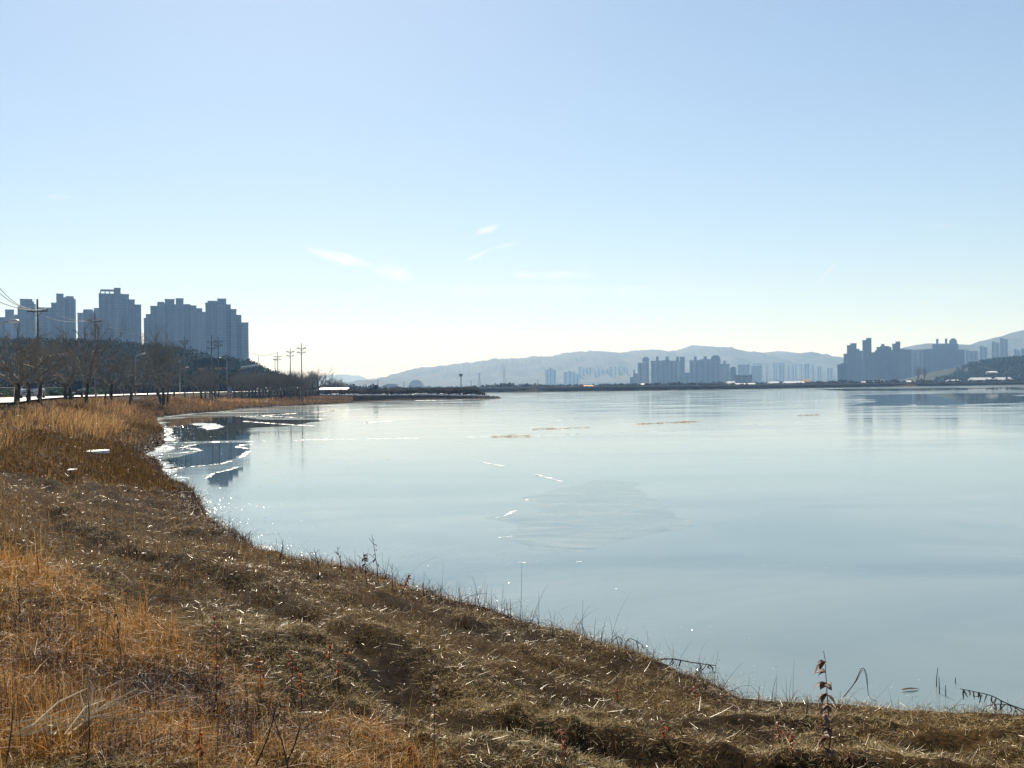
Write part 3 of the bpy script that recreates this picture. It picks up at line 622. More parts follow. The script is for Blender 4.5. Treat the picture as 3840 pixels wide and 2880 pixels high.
fr = 'close row of bare trees by the bend of the road'
k = 0
for px in (880, 896, 908, 921, 934, 947, 959, 972, 985, 996, 1007, 1018, 1030, 1041, 1053, 1064, 1076, 1088, 1099, 1112, 1123, 1135, 1146):
    rtree(('dense0', 'round0', 'round1', 'dense0', 'cherry1')[k % 5], px, 1460, 1382 + (k * 37) % 17 - 8 * (px > 930), 'dark bare tree in the close row by the bend of the road', k * .9, 238 + (k * 29) % 44, fr); k += 1
rtree('dense0', 1163, 1460, 1378, 'bare tree at the right end of the close row, beside a pale round tree', .4, 285, fr)
rtree('round0', 1191, 1458, 1366, 'pale round crowned bare tree standing alone at the end of the row', 2.0, 292, 'trees at the end of the row', True)
rtree('round1', 1172, 1458, 1385, 'small pale bare tree touching the lone round crowned tree', 1.0, 300, 'trees at the end of the row', True)
for px, tp in ((1215, 1408), (1232, 1412), (1252, 1405), (1268, 1411)):
    rtree('dense0', px, 1458, tp, 'hazy dark tree in the clump right of the lone round tree', px, 420, 'hazy clump right of the lone round tree')
rtree('dense0', 1283, 1458, 1424, 'small dark tree right of the hazy clump', 1, 440, 'hazy clump right of the lone round tree')
rtree('round1', 1315, 1458, 1431, 'low rounded dark tree standing alone above the far end of the pale road slab', 2, 500, 'hazy clump right of the lone round tree')
rtree('poplar', 3445, 1440, 1358, 'narrow poplar, left of a pair before the right hand apartment blocks', 1, 1000, 'pair of poplars')
rtree('poplar', 3468, 1440, 1362, 'narrow poplar, right of a pair before the right hand apartment blocks', 3, 1010, 'pair of poplars')

# ------------------------------------------------------------------ woods (stuff) and hills (structure)
def crowns(name, cen, rad, n, size, mt, label, flat=.8):
    m = len(cen); c = np.repeat(cen, n, 0); r = np.repeat(rad, n)
    d = rng.normal(0, 1, (m * n, 3)); d /= np.linalg.norm(d, axis=1)[:, None]; d *= (rng.random(m * n) ** .4)[:, None]
    p = c + d * r[:, None] * np.array([1, 1, flat])
    u = rng.normal(0, 1, (m * n, 3)); u /= np.linalg.norm(u, axis=1)[:, None]; w = np.cross(u, rng.normal(0, 1, (m * n, 3))); w /= np.linalg.norm(w, axis=1)[:, None]
    s = (size * np.repeat(rad / rad.mean(), n) * rng.uniform(.5, 1.4, m * n))[:, None]
    V = np.stack([p - u * s - w * s * .6, p + u * s * .3 - w * s * .7, p + u * s, p - u * s * .2 + w * s * .8], 1).reshape(-1, 3)
    return tag(meshobj(name, V, np.arange(m * n * 4).reshape(-1, 4), mt), label, 'trees', kind='stuff')
M['pine'] = leafmat('pine_foliage', [(.012, .024, .014), (.024, .04, .02), (.034, .045, .024), (.018, .03, .016)], .9, .06, .05)
M['winterwood'] = leafmat('winter_wood', [(.03, .026, .02), (.055, .042, .03), (.04, .038, .026), (.065, .05, .034)], .9, .1, .08)
M['hill'] = mat('hill_wood', (.016, .026, .016), (.03, .034, .022), .02, .95, .1, .0)
M['mountain'] = mat('mountain_wood', (.022, .032, .03), (.05, .052, .045), .006, .95, .1)
def ridge_hill(name, crest, Y, front, back, zb, mt, amp, nx=260, nv=18, seed=1, fringe=0.0):
    P = np.array([at(a, b, Y) for a, b in crest]); xs = np.linspace(P[0, 0], P[-1, 0], nx); zs = np.interp(xs, P[:, 0], P[:, 2])
    zs = zs + fringe * (vnoise(xs / (Y * .0016), xs * 0, seed) - .5) + fringe * .8 * (vnoise(xs / (Y * .0006), xs * 0 + 9, seed) - .5)
    t = np.concatenate([np.linspace(-1, 0, nv), np.linspace(.12, 1, 8)])
    prof = np.where(t < 0, .5 - .5 * np.cos(np.pi * (t + 1)), .5 + .5 * np.cos(np.pi * t))
    prof = np.where(t < 0, np.sqrt(np.clip(t + 1, 0, 1)) * .5 + .5 * prof, prof)
    X, T = np.meshgrid(xs, t); Z = zb + (zs[None] - zb) * prof[:, None]
    Yy = Y + np.where(T < 0, T * front, T * back)
    nz = (fbm(X / (Y * .02), Yy / (Y * .02), seed, 4) - .47) * amp * np.clip(-T * 3 - .2, 0, 1) * np.clip((T + 1) * 3, 0, 1); Z = Z + nz + (fbm(X / (Y * .075), Yy / (Y * .12), seed + 20, 3) - .44) * amp * 1.5 * np.clip(-T * 1.6 - .3, 0, 1) * np.clip((T + 1) * 2, 0, 1)
    nvv, nxx = X.shape; i = np.arange(nvv - 1)[:, None] * nxx + np.arange(nxx - 1)[None]
    Fq = np.stack([i, i + 1, i + nxx + 1, i + nxx], -1).reshape(-1, 4)
    o = tag(meshobj(name, np.stack([X.ravel(), Yy.ravel(), Z.ravel()], 1), Fq, mt, smooth=True), kind='structure')
    def samp(n, tlo=-1, thi=.05):
        ix = rng.random(n) * (nx - 1.01); tt = rng.uniform(tlo, thi, n); xi = np.interp(ix, np.arange(nx), xs); zc = np.interp(xi, xs, zs)
        pf = np.interp(tt, t, prof); return np.stack([xi, Y + np.where(tt < 0, tt * front, tt * back), zb + (zc - zb) * pf], 1)
    return o, samp
lh_px = [(-600, 1280), (-200, 1286), (0, 1290), (200, 1294), (330, 1298), (480, 1300), (560, 1310), (640, 1316), (700, 1324), (760, 1336), (800, 1352), (860, 1364), (930, 1372), (960, 1380), (1000, 1402), (1040, 1420), (1100, 1438), (1180, 1450)]
_, s = ridge_hill('hill', lh_px, 460, 115, 170, 2.0, M['hill'], 5, seed=3)
c = s(2400); c[:, 2] += .8; crowns('hill_wood', c, rng.uniform(1.4, 3.0, len(c)), 50, .45, M['pine'], 'dark evergreen wood on the hill below the tall apartment blocks', 1.1)
c = s(1200, -1, -.45); c[:, 2] += 1.2; crowns('foot_wood', c, rng.uniform(1.4, 2.6, len(c)), 46, .4, M['winterwood'], 'leafless brown thicket at the foot of the wooded hill', 1.2)
# thicket behind the road
n = 420; yy = rng.uniform(200, 330, n); xx = np.interp(yy, [p[1] for p in road_c], [p[0] for p in road_c]) - rng.uniform(12, 110, n); zz = H(xx, yy)
rr = rng.uniform(1.0, 2.4, n); crowns('roadside_thicket', np.stack([xx, yy, zz + rr * .9], 1), rr, 70, .32, M['winterwood'], 'dense leafless thicket behind the road and its green fence', 1.2)
n = 260; yy = rng.uniform(296, 330, n); xx = np.array([at(p_, 1440, y_)[0] for p_, y_ in zip(rng.uniform(640, 890, n), yy)]); rr = rng.uniform(1.2, 2.3, n); crowns('terrace_thicket', np.stack([xx, yy, H(xx, yy) + rr * .9 + rng.uniform(0, 3.6, n)], 1), rr, 70, .36, M['pine'], 'dark thicket below the long building with the orange band', 1.3)
M['hedge'] = leafmat('hedge_leaves', [(.02, .05, .022), (.035, .08, .035), (.05, .09, .04), (.025, .06, .03)], .7, .2, .2)
n = 260; yy = rng.uniform(96, 190, n); xx = np.interp(yy, [p[1] for p in road_c], [p[0] for p in road_c]) - rng.uniform(8.5, 12, n)
crowns('hedge', np.stack([xx, yy, H(xx, yy) + .55], 1), rng.uniform(.7, 1.1, n), 110, .13, M['hedge'], 'low dark green hedge running behind the mesh fence', .9)
mt_px = [(1440, 1446), (1480, 1425), (1500, 1408), (1560, 1390), (1640, 1375), (1700, 1368), (1800, 1356), (1860, 1345), (1940, 1343), (2000, 1338), (2060, 1336), (2140, 1322), (2200, 1318), (2260, 1318), (2320, 1327), (2350, 1320), (2430, 1312), (2500, 1322),
         (2560, 1308), (2600, 1297), (2660, 1302), (2720, 1313), (2790, 1330), (2850, 1328), (2900, 1319), (2950, 1324), (3000, 1335), (3060, 1345), (3120, 1353), (3200, 1352), (3400, 1370), (3600, 1400)]
ridge_hill('mountain', mt_px, 4600, 1500, 1500, 1.0, M['mountain'], 50, 900, 40, 5, 7)
ridge_hill('mountain_shoulder', [(3120, 1430), (3200, 1390), (3300, 1345), (3380, 1315), (3420, 1300), (3460, 1292), (3520, 1293), (3580, 1297), (3640, 1300), (3680, 1290), (3740, 1270), (3800, 1255), (3840, 1243), (4000, 1215), (4300, 1230)], 3300, 900, 900, 1.0, M['mountain'], 30, 400, 22, 8, 7)
ridge_hill('far_hills', [(1060, 1432), (1150, 1420), (1240, 1407), (1300, 1404), (1330, 1410), (1345, 1408), (1380, 1424), (1400, 1420), (1430, 1414), (1480, 1412), (1520, 1416), (1600, 1430)], 7200, 900, 900, 1.0, M['mountain'], 30, 200, 14, 9, 8)
ridge_hill('low_hill', [(1280, 1448), (1330, 1432), (1380, 1424), (1440, 1428), (1500, 1432), (1580, 1446)], 3000, 500, 500, 1.0, M['mountain'], 10, 120, 12, 4, 5)
_, s = ridge_hill('wooded_hill', [(3520, 1432), (3590, 1415), (3630, 1378), (3670, 1370), (3700, 1362), (3740, 1357), (3770, 1352), (3800, 1355), (3840, 1352), (3960, 1345), (4200, 1350)], 1150, 330, 300, 1.0, M['hill'], 6, 160, 14, 6)
c = s(3200); c[:, 2] += 1.5; crowns('right_hill_wood', c, rng.uniform(2.6, 5.0, len(c)), 34, .9, M['pine'], 'dark wood covering the low hill at the right edge', 1.0)
# belt of trees and scrub beyond the embankment
n = 2600; yy = rng.uniform(760, 1500, n); xx = yy * rng.uniform(-.22, .56, n); rr = rng.uniform(1.0, 2.4, n) * (.5 + .8 * vnoise(xx / 60, yy / 200, 5))
crowns('tree_belt', np.stack([xx, yy, 1.0 + rr * .8], 1), rr, 50, .45, M['winterwood'], 'low belt of leafless trees beyond the embankment', 1.0)
n = 260; yy = rng.uniform(560, 700, n); xx = rng.uniform(-210, -95, n); rr = rng.uniform(1.5, 3.2, n); crowns('left_belt', np.stack([xx, yy, 1.2 + rr * .7], 1), rr, 40, .7, M['pine'], 'dark scrub behind the left end of the embankment', 1.0)

# ------------------------------------------------------------------ apartment towers
TW = {'faint': towermat('tower_faint', (.44, .46, .49), (.41, .43, .46), 4), 'near': towermat('tower_concrete_lit', (.215, .255, .31), (.13, .155, .195)), 'near2': towermat('tower_concrete_shaded', (.15, .185, .24), (.10, .12, .16)), 'mid': towermat('tower_cream', (.33, .345, .36), (.17, .19, .22), 3.6), 'right': towermat('tower_grey', (.20, .225, .26), (.11, .13, .155), 3.3),  # near pair paints lit and shaded facets; faint is lightened toward the haze
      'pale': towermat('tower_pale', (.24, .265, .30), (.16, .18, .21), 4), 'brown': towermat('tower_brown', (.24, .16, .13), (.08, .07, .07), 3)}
M['tower_trim'] = mat('tower_trim', (.21, .245, .30), (.17, .20, .25), .3, .8, .2)
def tower(label, steps, Y, mt, group, zb=0.0, depth=14, caps=(), frames=(), dome=(), name='apartment_block', rz=0):
    X0 = at(steps[0][0], 1440, Y)[0]; X1 = at(steps[-1][1], 1440, Y)[0]; cx = (X0 + X1) / 2
    o = thing(name, label, 'apartment building', (cx, Y, zb), 0, group)
    rd = random.Random(int(steps[0][0] * 7 + Y)); an = math.atan2(cx, Y); o.rotation_euler = (0, 0, -an); o.scale = (math.cos(an), 1, 1)
    for i, (a, b, t) in enumerate(steps):
        pa, pb = at(a, t, Y), at(b, t, Y); x0, x1 = pa[0] - cx, pb[0] - cx; z = (pa[2] + pb[2]) / 2 - zb; off = rd.uniform(-3.5, 3.5)
        m = MB().box(x0 - .03, x1 + .03, -depth / 2 + off, depth / 2 - off * .5, 0, z)
        w = m.build('wall', TW[('near', 'near2')[(i + (mt == 'near2')) % 2] if mt.startswith('near') else mt], o)
        wd = x1 - x0
        if wd > 5:                                        # stair cores and balcony stacks stand proud of the wall
            q = MB()
            for k in range(1 + int(wd // 14)):
                u = x0 + wd * (k + .5 + rd.uniform(-.18, .18)) / (1 + int(wd // 14)); q.box(u - 1.3, u + 1.3, -depth / 2 + off - 1.3, -depth / 2 + off + .2, 0, z - rd.uniform(1, 3))
            q.build('stair_core', M['tower_trim'], w)
            MB().box(x0 - .25, x1 + .25, -depth / 2 + off - .35, -depth / 2 + off - .02, z - .7, z + .5).build('parapet', M['tower_trim'], w)
    for a, b, t, base in caps:
        pa, pb = at(a, t, Y), at(b, t, Y); zb2 = at(a, base, Y)[2] - zb - 1; zt = (pa[2] + pb[2]) / 2 - zb
        m = MB().box(pa[0] - cx, pb[0] - cx, -4.0, 4.2, zb2, zt - .4).box(pa[0] - cx - .3, pb[0] - cx + .3, -4.4, 4.5, zt - .4, zt)
        m.build('machine_room', M['tower_trim'], o)
    for a, b, t, base in frames:                          # open roof frames with light showing through
        pa, pb = at(a, t, Y), at(b, t, Y); x0, x1 = pa[0] - cx, pb[0] - cx; z1 = (pa[2] + pb[2]) / 2 - zb; z0 = at(a, base, Y)[2] - zb - .5
        q = MB().box(x0, x1, -4, 4, z1 - 1.3, z1); n = max(2, int((x1 - x0) / 3.5))
        for k in range(n + 1): u = x0 + (x1 - x0) * k / n; q.box(u - .45, u + .45, -3.9, 3.9, z0, z1 - 1.3)
        q.build('roof_frame', M['tower_trim'], o)
    for a, b, t, base in dome:
        pa, pb = at(a, t, Y), at(b, t, Y); x0, x1 = pa[0] - cx, pb[0] - cx; z1 = (pa[2] + pb[2]) / 2 - zb; z0 = at(a, base, Y)[2] - zb - 1; w = (x1 - x0)
        MB().prism([(x0, z0), (x1, z0), (x1, z0 + (z1 - z0) * .6), (x1 - w * .28, z1), (x0 + w * .28, z1), (x0, z0 + (z1 - z0) * .6)], -4, 4).build('roof_lantern', M['tower_trim'], o)
    return o
LG = 'tall apartment blocks on the left hill'
tower('stepped apartment block cut by the left edge of the picture', [(-46, -10, 1188), (-10, 19, 1192), (19, 52, 1164), (52, 66, 1187)], 1010, 'near', LG, frames=[(54, 66, 1179, 1187)])
tower('slim apartment block with flat broad top, behind the nearest utility pole', [(66, 75, 1152), (75, 121, 1124), (121, 127, 1132), (127, 134, 1141)], 980, 'near2', LG)
tower('apartment block with tall square tower and open roof frame, second gap from the left', [(146, 192, 1158), (192, 211, 1140), (211, 243, 1118), (243, 276, 1117), (276, 284, 1121)], 1000, 'near', LG, caps=[(211, 238, 1102, 1120)], frames=[(246, 276, 1110, 1118)])
tower('tallest apartment block, broad top with small roof openings', [(371, 428, 1106), (428, 462, 1106), (462, 483, 1107), (483, 505, 1125), (505, 529, 1144)], 975, 'near2', LG, frames=[(377, 428, 1088, 1106)], caps=[(428, 452, 1081, 1107)])
tower('lower apartment block attached left of the tallest block, row of roof openings', [(291, 312, 1178), (312, 352, 1171), (352, 371, 1158)], 1015, 'near', LG, frames=[(313, 348, 1161, 1171)])
tower('wide apartment block rising in steps to twin machine rooms', [(541, 548, 1197), (548, 565, 1181), (565, 591, 1153), (591, 617, 1142), (617, 654, 1142), (654, 689, 1144), (689, 714, 1145), (714, 736, 1148), (736, 758, 1158)], 1000, 'near2', LG,
      caps=[(618, 654, 1123, 1142), (659, 688, 1119, 1144)], frames=[(591, 616, 1134, 1143), (690, 714, 1140, 1146)])
tower('rightmost tall block on the left hill, descending in five steps to the right', [(758, 771, 1173), (771, 815, 1141), (815, 848, 1140), (848, 865, 1142), (865, 886, 1163), (886, 905, 1181), (905, 931, 1212)], 985, 'near', LG,
      caps=[(815, 848, 1121, 1141)], frames=[(779, 814, 1130, 1141)])
def c4(cx): return 1800 + cx * .4747
def y4(cy): return 1240 + cy * .4747
CG = 'apartment blocks before the blue mountain'
def tw4(label, st, Y, mt, g=CG, caps=(), **k):
    f = lambda l: [(c4(a), c4(b), y4(t)) for a, b, t in l]
    return tower(label, f(st), Y, mt, g, caps=[(c4(a), c4(b), y4(t), y4(u)) for a, b, t, u in caps], **k)
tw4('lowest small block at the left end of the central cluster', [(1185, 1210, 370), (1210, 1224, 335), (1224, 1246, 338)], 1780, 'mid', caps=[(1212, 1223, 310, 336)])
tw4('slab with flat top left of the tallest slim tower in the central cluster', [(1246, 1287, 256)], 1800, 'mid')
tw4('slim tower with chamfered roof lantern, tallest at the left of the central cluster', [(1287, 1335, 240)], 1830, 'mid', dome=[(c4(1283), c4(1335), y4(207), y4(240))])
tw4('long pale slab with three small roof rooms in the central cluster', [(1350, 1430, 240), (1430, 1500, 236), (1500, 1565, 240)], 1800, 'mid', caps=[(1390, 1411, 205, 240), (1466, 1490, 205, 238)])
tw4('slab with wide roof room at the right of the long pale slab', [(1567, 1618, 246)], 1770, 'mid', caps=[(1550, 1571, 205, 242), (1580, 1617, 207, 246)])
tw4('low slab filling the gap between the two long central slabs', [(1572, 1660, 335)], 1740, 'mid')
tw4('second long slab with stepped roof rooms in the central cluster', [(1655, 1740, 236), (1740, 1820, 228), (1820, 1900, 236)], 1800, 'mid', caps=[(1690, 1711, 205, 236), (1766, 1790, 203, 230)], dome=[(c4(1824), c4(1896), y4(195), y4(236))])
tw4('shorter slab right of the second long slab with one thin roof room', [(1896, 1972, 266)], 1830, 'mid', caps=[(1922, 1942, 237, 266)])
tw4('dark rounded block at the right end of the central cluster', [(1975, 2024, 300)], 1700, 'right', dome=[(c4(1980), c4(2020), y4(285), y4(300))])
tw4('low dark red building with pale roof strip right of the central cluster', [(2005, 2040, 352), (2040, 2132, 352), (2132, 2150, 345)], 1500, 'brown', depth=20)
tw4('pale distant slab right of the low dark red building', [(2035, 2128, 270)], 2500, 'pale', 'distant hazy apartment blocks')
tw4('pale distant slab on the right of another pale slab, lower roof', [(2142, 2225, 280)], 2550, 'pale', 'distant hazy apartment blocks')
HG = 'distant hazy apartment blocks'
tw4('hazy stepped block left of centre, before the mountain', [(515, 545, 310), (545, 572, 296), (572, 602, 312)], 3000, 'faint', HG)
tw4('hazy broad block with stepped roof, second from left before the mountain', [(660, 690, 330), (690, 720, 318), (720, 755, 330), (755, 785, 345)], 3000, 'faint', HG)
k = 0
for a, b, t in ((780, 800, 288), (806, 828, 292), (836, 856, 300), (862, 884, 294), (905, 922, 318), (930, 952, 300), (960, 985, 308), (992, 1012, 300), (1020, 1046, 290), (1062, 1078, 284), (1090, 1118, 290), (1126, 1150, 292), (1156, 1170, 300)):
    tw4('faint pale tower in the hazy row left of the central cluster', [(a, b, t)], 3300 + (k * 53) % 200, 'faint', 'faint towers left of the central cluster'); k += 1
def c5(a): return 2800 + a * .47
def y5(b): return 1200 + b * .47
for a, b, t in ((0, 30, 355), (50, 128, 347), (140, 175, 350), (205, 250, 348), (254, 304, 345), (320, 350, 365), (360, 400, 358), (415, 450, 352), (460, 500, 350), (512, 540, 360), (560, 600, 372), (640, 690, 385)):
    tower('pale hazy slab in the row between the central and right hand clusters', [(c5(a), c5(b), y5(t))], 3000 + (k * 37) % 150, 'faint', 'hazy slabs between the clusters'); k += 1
def c8(a): return 3100 + a * .3345
def y8(b): return 1230 + b * .3345
RG = 'apartment blocks on the right shore'
def tw8(label, st, Y, mt='right', g=RG, caps=(), dome=()):
    f = lambda l: [(c8(a), c8(b), y8(t), y8(u)) for a, b, t, u in l]
    return tower(label, [(c8(a), c8(b), y8(t)) for a, b, t in st], Y, mt, g, caps=f(caps), dome=f(dome))
tw8('dark low block at the left foot of the right hand cluster', [(120, 160, 412), (160, 205, 398), (205, 240, 410)], 1450)
tw8('narrow low tower at the left end of the right hand cluster', [(189, 226, 292)], 1600)
tw8('square topped tower second from left in the right hand cluster', [(226, 264, 197), (264, 334, 190)], 1580, caps=[(264, 334, 172, 190)])
tw8('small stepped block between the two tallest right hand towers', [(334, 368, 234), (368, 400, 254)], 1620)
tw8('tallest tower of the right hand cluster with a high right half', [(400, 442, 142), (442, 501, 128)], 1570, caps=[(444, 500, 112, 128)])
tw8('broad block with stepped roof right of the tallest right hand tower', [(501, 540, 276), (540, 560, 250), (560, 602, 216), (602, 650, 204), (650, 700, 207), (700, 725, 215)], 1600, caps=[(610, 648, 181, 204)])
tw8('tower with square raised right half, right of the broad stepped block', [(735, 772, 180), (772, 824, 166)], 1590, caps=[(772, 823, 152, 167)])
tw8('recessed low block closing the gap between broad stepped block and raised tower', [(700, 735, 250), (735, 775, 247)], 1660)
tw8('long low block right of the tower with raised right half', [(824, 880, 240), (880, 950, 246)], 1620)
tw8('hazy block with pale end wall in the middle of the right hand cluster', [(950, 1028, 250), (1030, 1075, 246)], 1800, 'mid')
tw8('low wide block in front of the one with three roof turrets', [(1076, 1180, 240), (1180, 1300, 246), (1300, 1470, 244), (1470, 1545, 250)], 1650)
tw8('wide block with two thin turrets and a large roof lantern', [(1185, 1290, 182), (1290, 1372, 178), (1372, 1474, 182)], 1760, caps=[(1226, 1252, 122, 180), (1326, 1352, 120, 178)], dome=[(1374, 1460, 118, 182)])
tw8('hazy block behind the pale gap, right of the block with turrets', [(1556, 1600, 250), (1600, 1700, 262)], 2000, 'mid')
RH = 'hazy blocks before the right hand mountain'
for a, b, t, lab in ((1715, 1800, 205, 'hazy brownish block, leftmost before the right hand mountain'), (1850, 1935, 155, 'hazy tower before the right hand mountain, second from left'), (1942, 2030, 118, 'hazy tallest tower before the right hand mountain'),
                     (2100, 2165, 240, 'hazy low block before the right hand mountain'), (2178, 2240, 232, 'hazy block at the right edge before the mountain')):
    tw8(lab, [(a, (a + b) / 2, t), ((a + b) / 2, b, t + 12)], 2050, 'mid', RH)

# low roofs, sheds and greenhouses beyond the embankment
def shed(label, a, b, yt, yb, Y, name='shed', arched=False, mt='roofsheet', wall='concrete', g='low roofs beyond the embankment', dep=10):
    pa, pb = at(a, yt, Y), at(b, yb, Y); w = abs(pb[0] - pa[0]); cx = (pa[0] + pb[0]) / 2; z1 = pa[2]; z0 = min(1.2, z1 - 2.0) if Y <= 900 or Y >= 1200 else z1 - 2.6
    o = thing(name, label, 'building', (cx, Y, z0), 0, g); h = z1 - z0; m = MB()
    if arched:
        pr = [(w / 2 * math.cos(t), h * math.sin(t)) for t in np.linspace(0, math.pi, 17)]
        m.prism(pr, -dep / 2, dep / 2).build('roof', M[mt], o); q = MB()
        for k in range(5):
            yy = -dep / 2 + dep * k / 4; q.tube([(x * 1.01, yy, z * 1.01) for x, z in pr], .12, 4)
        q.build('rib', M['steel'], o)
    else:
        m.box(-w / 2, w / 2, -dep / 2, dep / 2, 0, h * .55).build('wall', M[wall], o)
        r = MB(); e = .5; b0 = len(r.v)
        r.v += [(-w / 2 - e, -dep / 2 - e, h * .552), (w / 2 + e, -dep / 2 - e, h * .552), (w / 2 + e, dep / 2 + e, h * .552), (-w / 2 - e, dep / 2 + e, h * .552), (-w / 2 - e, 0, h), (w / 2 + e, 0, h)]
        r.f += [(0, 1, 5, 4), (2, 3, 4, 5), (0, 4, 3), (1, 2, 5), (0, 3, 2, 1)]; r.build('roof', M[mt], o)
        d = MB().box(-w * .2, -w * .1, -dep / 2 - .06, -dep / 2 - .003, 0, h * .4); d.build('door', M['dark'], o)
    return o
shed('pale domed building on the mountain foot, left of the speaker mast', 1534, 1590, 1426, 1434, 1500, 'domed_hall', True, g='domes left of the speaker mast', dep=30)
shed('greenish domed greenhouse behind the dark sluice hoist', 1430, 1508, 1441, 1458, 900, 'greenhouse', True, g='domes left of the speaker mast', dep=24)
for i, (a, b, yt, lab) in enumerate([(2190, 2222, 1444, 'small brownish roof beyond the embankment, left of the hut'), (2405, 2420, 1437, 'small bright white roof below the tallest slim central tower'), (2728, 2752, 1430, 'tilted white roof left of the long white shed'),
                                     (2755, 2830, 1437, 'long white shed at the right of the central cluster'), (2884, 2916, 1431, 'white roof left of a long low shed'), (2940, 3010, 1430, 'long low pale shed midway between the clusters'),
                                     (3014, 3030, 1421, 'small orange tinted roof midway between the clusters'), (3233, 3278, 1430, 'bright white flat shed below the tallest right hand tower'), (3302, 3310, 1422, 'tall narrow white gable below the broad stepped block'),
                                     (3396, 3414, 1427, 'small white slanting roof left of the poplars'), (3430, 3438, 1426, 'tiny bright white gable beside the poplars'), (3555, 3592, 1424, 'blue grey curved roof at the foot of the wooded hill'),
                                     (3640, 3712, 1416, 'row of bright greenhouse roofs on the wooded hill'), (3735, 3785, 1415, 'second pale greenhouse roof further right on the wooded hill'), (3705, 3732, 1392, 'thin bright roof high on the wooded hill')]):
    Ys = 900
    if a > 3600:
        pf = lambda Y: (lambda t: np.sqrt(t) * .5 + .5 * (.5 - .5 * math.cos(math.pi * t)))(min(1, max(0, (Y - 820) / 330)))
        Ys = next((Y for Y in range(825, 1150, 3) if 1 + (at((a + b) / 2, 1358, 1150)[2] - 1) * pf(Y) + 2.2 > at((a + b) / 2, yt, Y)[2]), 900)
    shed(lab, a, b, yt, yt + 5, Ys, 'shed', mt='orange' if 'orange' in lab or 'brownish' in lab else 'roofsheet')
p = at(2250, 1446, 640)
o = thing('sluice_hut', 'low dark hut with two stubby ends on the crest of the embankment', 'hut', (at(2250, 1450, 578)[0], 578, h1(at(2250, 1450, 578)[0], 578)))
MB().box(-3.6, 3.6, -1, 1, -.3, .75).build('wall', M['dark'], o); MB().box(-3.5, -2.2, -.8, .8, .75, 1.5).build('turret', M['dark'], o); MB().box(1.6, 3.0, -.8, .8, .75, 1.45).build('turret', M['dark'], o)

# long flat building on the hillside, with its orange balcony band
o = thing('terrace_building', 'long dark flat roofed building with an orange band on the hillside', 'building', (at(790, 1390, 338)[0], 338, 2.5))
w = (850 - 725) / F * 338 / 2; z1 = at(790, 1343, 338)[2] - 2.5
MB().box(-w, w, 0, 9, 0, z1 - .8).build('wall', M['roofdark'], o); MB().box(-w - 1, w + 1, -1.2, 10, z1 - .8, z1).build('roof', M['roofdark'], o)
zb = at(790, 1392, 338)[2] - 2.5; zt = at(790, 1379, 338)[2] - 2.5
q = MB()
for k in range(7): q.box(-w * .75 + k * w * .25, -w * .75 + k * w * .25 + w * .2, -.6, -.003, zb, zt)
q.build('balcony', M['orange'], o)
p0, p1 = at(905, 1379, 345), at(966, 1369, 345)
o = thing('sloping_roof', 'thin pale sloping roof edge in front of the wooded hill, left of the bare pole', 'roof', tuple(p0)); d = p1 - p0
MB().tube([(0, 0, 0), tuple(d)], .45, 4).build('roof_edge', M['roofsheet'], o)  # thin bright sloping line, built as a roof edge
q = MB()
for k in range(5): u = d * (k / 4); q.tube([(u[0], u[1] + .5, u[2] - .3), (u[0], u[1] + .5, -p0[2] + 1.2)], .2, 5)
q.build('pillar', M['dark'], o)

# ------------------------------------------------------------------ poles, wires, lamps, masts
POLES = {}
def pole(key, px, pytop, Y, arms, label, group='utility poles', lean=0.0, plain=False):
    p = ground_at(px, Y); top = at(px, pytop, Y); Hh = top[2] - p[2]
    base_x = top[0]; o = thing('utility_pole', label, 'utility pole', (base_x, Y, h1(base_x, Y) - .1), 0, group)
    z0 = h1(base_x, Y) - .1; Hh = top[2] - z0
    kf = 1 if Y < 120 else .74
    MB().tube([(0, 0, 0), (lean * .5, 0, Hh * .5), (lean, 0, Hh)], [.2 * kf, .16 * kf, .10 * kf], 8).build('shaft', M['pole'], o, True)
    pts = []
    for (y_, half) in arms:
        z = at(px, y_, Y)[2] - z0
        a = MB().box(-half, half, -.05, .05, z - .05, z + .05).tube([(-half * .5, -.02, z), (0, -.02, z - .6)], .03, 4).tube([(half * .5, -.02, z), (0, -.02, z - .6)], .03, 4).build('crossarm', M['dark'], o)
        for u in (-.95, -.6, .6, .95):
            MB().tube([(u * half, 0, z + .06), (u * half, 0, z + .2), (u * half, 0, z + .32)], [.07, .10, .05], 6).build('insulator', M['pole'], a); pts.append((base_x + u * half, Y, z0 + z + .34))
    pts.append((base_x, Y, z0 + Hh)); POLES[key] = pts
    return o
pole('a', 140, 1122, 105, [(1168, 1.05)], 'tall near utility pole with one crossarm, before the left hand apartment blocks')
pole('b', 356, 1173, 132, [(1206, .85)], 'utility pole with one crossarm before the lower attached apartment block')
pole('c', 691, 1262, 190, [(1281, .9), (1290, .6)], 'utility pole before the wide block with twin machine rooms')
pole('d', 793, 1255, 205, [(1283, .95), (1306, 1.0)], 'left of two utility poles before the stepped rightmost block')
pole('e', 818, 1264, 210, [(1282, .9), (1296, .9)], 'right of two utility poles before the stepped rightmost block')
pole('f', 968, 1334, 300, [], 'bare pole without crossarms beyond the right foot of the hill')
pole('g', 1041, 1321, 284, [(1338, 1.0), (1349, 1.0)], 'utility pole with two crossarms, shorter one of the three over the tree row')
pole('h', 1031, 1344, 340, [(1349, .7)], 'small farther utility pole close behind another over the tree row')
pole('i', 1088, 1305, 254, [(1320, .95), (1335, .95)], 'middle utility pole of the three over the tree row')
pole('j', 1130, 1287, 225, [(1307, 1.0), (1323, .95)], 'tallest utility pole of the three over the tree row, rightmost')
